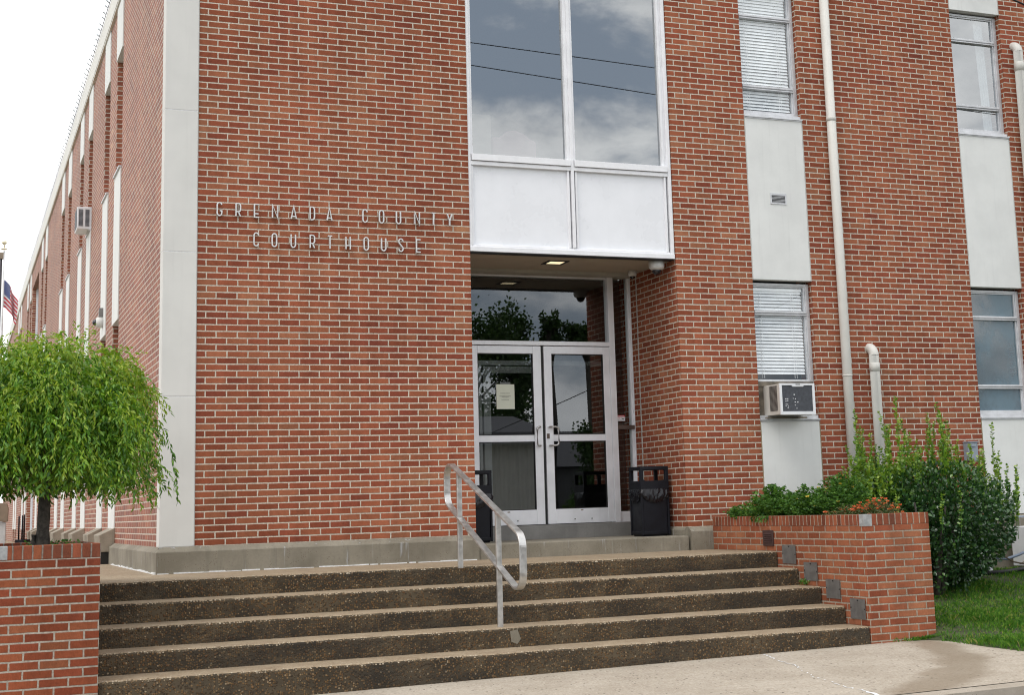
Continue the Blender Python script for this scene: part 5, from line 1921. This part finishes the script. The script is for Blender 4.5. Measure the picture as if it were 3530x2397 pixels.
sy_ = ft.math('SUBTRACT', ft.math('FRACT', ft.math('MULTIPLY', fv_, 16.0)), 0.5)
star = ft.math('LESS_THAN', ft.math('ADD', ft.math('MULTIPLY', sx_, sx_), ft.math('MULTIPLY', sy_, sy_)), 0.05)
fc = ft.mix(can, fc, ft.mix(star, (0.035, 0.06, 0.20), (0.6, 0.6, 0.62)))
principled(ft, fo, fc, 0.85)
me = bpy.data.meshes.new('flag')
nu, nv = 22, 14
vv, ff, uvs = [], [], []
for j in range(nv + 1):
    for i in range(nu + 1):
        u, v = i / nu, j / nv
        # hoist on the pole, the fly hanging down in folds
        x = -1.005 + 0.36 * u ** 0.8 - 0.03 * math.sin(u * 9 + v * 2) * u
        yy = 30 + 0.10 * math.sin(u * 10 + v * 1.5) * u
        z = 7.57 + (v - 1) * 0.80 - 0.62 * u ** 1.2 + 0.10 * u * (1 - v)
        vv.append((x - FP.location.x, yy - 30, z))
        uvs.append((u, v))
for j in range(nv):
    for i in range(nu):
        a = j * (nu + 1) + i
        ff.append((a, a + 1, a + nu + 2, a + nu + 1))
me.from_pydata(vv, [], ff)
ul = me.uv_layers.new(name='UVMap')
for lp in me.loops:
    ul.data[lp.index].uv = uvs[lp.vertex_index]
me.materials.append(fm)
me.polygons.foreach_set('use_smooth', [True] * len(me.polygons))
fo_ = bpy.data.objects.new('flag', me)
COL.objects.link(fo_)
fo_.parent = FP
BP = thing('dark_lamp_post', 'dark slim post with a brownish cap just left of the flagpole', 'post', (-1.156, 28, 0))
obj('shaft', MB().tube([(-1.156, 28, 0), (-1.156, 28, 7.86)], [0.045, 0.03], 10), M_darkpaint, BP, smooth=True)
obj('cap', MB().box(-1.215, -1.097, 27.94, 28.06, 7.84, 8.02), M_taupe, BP, bevel=0.01)
SB = thing('rod_stand', 'black round base with three thin rods behind the left planter', 'stand', (-0.73, 20, 0))
obj('base', MB().lathe([(0.15, 0.0), (0.165, 0.10), (0.16, 0.205), (0.14, 0.21)], (-0.73, 20, 0), 20), M_binplastic, SB, smooth=False)
for (xx, yy, zz) in ((-0.815, 20, 0.72), (-0.745, 19.96, 0.735), (-0.705, 20.0, 0.752)):
    obj('rod', MB().tube([(xx, yy, 0.15), (xx, yy, zz)], 0.017, 8), M_binplastic, SB, smooth=True)
DB = thing('drop_box', 'taupe-hooded pale post cut off by the left edge beside the tree', 'drop box', (-1.35, 20, 0))
obj('post', MB().box(-1.62, -1.085, 19.9, 20.3, 0, 0.60), M_greypost, DB, bevel=0.02)
obj('hood', MB().prism([(-1.66, 0.605), (-1.045, 0.605), (-1.04, 0.90), (-1.08, 1.02), (-1.62, 1.02), (-1.66, 0.9)], 'y', 19.86, 20.34), M_taupe, DB, bevel=0.02)

SL = thing('string_lights', 'string of small clear bulbs on a wire along the roof edge of the side wall', 'string lights', (-0.42, 20, HT + 0.25))
obj('wire', MB().tube([(-0.352, yy, HT + 0.378 + 0.010 * math.sin(yy * 9)) for yy in np.arange(2.0, 46, 0.7)], 0.006, 5), M_darkpaint, SL)
M_bulb = simple('bulb_glass', (0.42, 0.47, 0.50), 0.2, 0.0, 0.8)
blm = MB().lathe([(0.009, 0), (0.010, 0.015), (0.014, 0.03), (0.015, 0.042), (0.008, 0.055)], (0, 0, 0), 7)
b0 = None
for k in range(98):
    yb_ = 4.0 + k * 0.27
    lx, lz = -0.352, HT + 0.378
    if b0 is None:
        mm_ = MB()
        mm_.v = [(lx - v[2] * 0.7 + v[0], yb_ + v[1], lz + v[2] * 0.75) for v in blm.v]
        mm_.f, mm_.m = list(blm.f), list(blm.m)
        b0 = obj('bulb', mm_, M_bulb, SL, smooth=True)
    else:
        c = b0.copy()
        COL.objects.link(c)
        c.parent = SL
        c.location = (random.uniform(-.012, .008), k * 0.27, random.uniform(-.012, .012))

# ================================================================== ACROSS THE STREET (seen in the glass)
def far_tree(label, x, y, z0, z1, rx, ry, n, seed, trunk_h=None):
    T = thing('street_tree', label, 'tree', (x, y, -1.1), 'trees across the street')
    r2 = np.random.default_rng(seed)
    tb = MB()
    zc = (z0 + z1) / 2
    tb.tube([(x, y, -1.15), (x + .05, y, z0 * 0.6), (x - .1, y, zc), (x, y, z1 - 0.5)], [0.22, 0.17, 0.10, 0.02], 8)
    tips = []
    for k in range(22):
        an = r2.uniform(0, 2 * PI)
        zz = r2.uniform(z0, z1 - 0.75)
        s = math.sqrt(max(0.05, 1 - ((zz - zc) / (z1 - z0) * 2) ** 2))
        e = (x + rx * s * math.cos(an) * r2.uniform(.6, 1), y + ry * s * math.sin(an) * r2.uniform(.6, 1), zz + 0.3)
        tb.tube([(x, y, max(0.5, zz - 1.0)), ((x + e[0]) / 2, (y + e[1]) / 2, zz - 0.2), e], [0.06, 0.035, 0.01], 5)
        tips.append(e)
    obj('trunk', tb, M_bark, T, smooth=True)
    P, D = [], []
    tips = np.array(tips)
    while len(P) < n:
        t_ = tips[r2.integers(len(tips))]
        p = t_ + r2.normal(0, 1, 3) * np.array([rx * 0.20, ry * 0.20, (z1 - z0) * 0.055])
        P.append(p)
        D.append(r2.normal(0, 1, 3))
    V, F = leaves(P, D, r2.uniform(0.10, 0.21, n), r2.uniform(0.07, 0.13, n), 0.2, 0.1, r2, True)
    obj('crown', (V, F), M_fartree, T)


far_tree('broad dense tree across the street, mirrored at the left of the door transom', 17.6, -39.4, 1.0, 8.55, 2.2, 2.0, 12000, 1)
far_tree('taller loose-topped tree across the street, mirrored left of the transom middle', 19.45, -40.2, 4.6, 9.35, 0.95, 1.0, 3600, 2)
far_tree('narrow upright tree across the street, mirrored in the middle of the transom', 21.15, -40.0, 6.9, 9.15, 0.40, 0.5, 1000, 3)
far_tree('open-branched tree across the street, mirrored at the right of the transom', 22.9, -40.0, 7.0, 8.7, 0.95, 1.0, 1900, 4)
far_tree('low bushy tree across the street, mirrored low in the right door', 22.6, -38.5, -0.5, 4.0, 1.1, 1.0, 3600, 5)
far_tree('dark tree beyond the shop across the street, mirrored in the left door', 14.2, -41.0, 1.0, 7.8, 2.6, 2.2, 8000, 6)
FB = thing('low_shop', 'long low pale shop across the street, mirrored in the left door', 'building', (10, -29, -1.1))
obj('wall', MB().box(2, 15.5, -34, -27.6, -1.12, 2.6), M_farwall, FB)
obj('roof', MB().prism([(-27.2, 2.6), (-34.4, 2.6), (-34.4, 3.0), (-30.8, 3.75), (-27.2, 3.0)], 'x', 1.6, 15.9), M_farroof, FB)
HS = thing('street_house', 'dark-roofed house with a pale garage wall across the street, mirrored low in the right door', 'building', (22.5, -42, -1.1))
obj('wall', MB().box(19.9, 27.5, -48, -42.5, -1.12, 2.3), M_farroof, HS)
obj('garage_wall', MB().box(20.2, 21.3, -42.49, -42.4, -1.12, 1.5), M_farwall, HS)
obj('roof', MB().prism([(-42.1, 2.3), (-48.4, 2.3), (-45.2, 4.0)], 'x', 19.5, 27.9), M_farroof, HS)


def utility_pole(label, x):
    T = thing('utility_pole', label, 'utility pole', (x, -18.0, -1.1))
    obj('shaft', MB().tube([(x, -18.12, -1.15), (x, -18.12, 13.2)], [0.16, 0.11], 10), M_bark, T, smooth=True)
    obj('crossarm', MB().box(x - 0.05, x + 0.05, -18.9, -17.1, 12.5, 12.62), M_twig, T)


utility_pole('utility pole across the street, west of the courthouse', -14)
utility_pole('utility pole across the street, east of the courthouse', 44)


def wire(label, a, b, sag):
    pts = []
    for q in range(41):
        s = q / 40
        pts.append((a[0] + (b[0] - a[0]) * s, a[1] + (b[1] - a[1]) * s, a[2] + (b[2] - a[2]) * s - sag * 4 * s * (1 - s)))
    tag(obj('power_line', MB().tube(pts, 0.0125, 5), M_darkpaint, loc=pts[20], smooth=True), label, 'power line', 'power lines over the street')


wire('upper power line over the street, mirrored in the tall window', (-14, -18.0, 13.05), (44, -18.0, 10.75), 0.10)
wire('lower power line over the street, mirrored in the tall window', (-14, -18.0, 13.05), (44, -18.0, 9.1), 0.02)
wire('slack drop line over the street, mirrored in the right door', (6.0, -17.5, 0.9), (30, -17.5, 12.4), 0.9)
# furniture glimpsed behind the tall window
PC = thing('upholstered_chair', 'rose high-backed chair dimly seen behind the tall left window pane', 'chair', (3.9, 1.05, 3.47))
prof_ = [(3.61, 3.95), (4.17, 3.95), (4.17, 4.90), (4.10, 4.93), (4.02, 4.99), (3.90, 5.03), (3.80, 5.01), (3.70, 4.93), (3.61, 4.93)]
obj('back', MB().prism(prof_, 'y', 1.0, 1.12), M_pink, PC, bevel=0.02)
obj('seat', MB().box(3.61, 4.17, 1.12, 1.65, 3.80, 3.95), M_pink, PC, bevel=0.03)
for (xx, yy) in ((3.65, 1.05), (4.13, 1.05), (3.65, 1.6), (4.13, 1.6)):
    obj('leg', MB().box(xx - .025, xx + .025, yy - .025, yy + .025, 3.47, 3.80), M_twig, PC)
BD = tag(obj('display_board', MB().box(3.20, 3.60, 1.02, 1.08, 3.47, 5.20), M_beige, loc=(3.4, 1.05, 3.47), bevel=0.01), 'beige board dimly seen at the left behind the tall window', 'board')
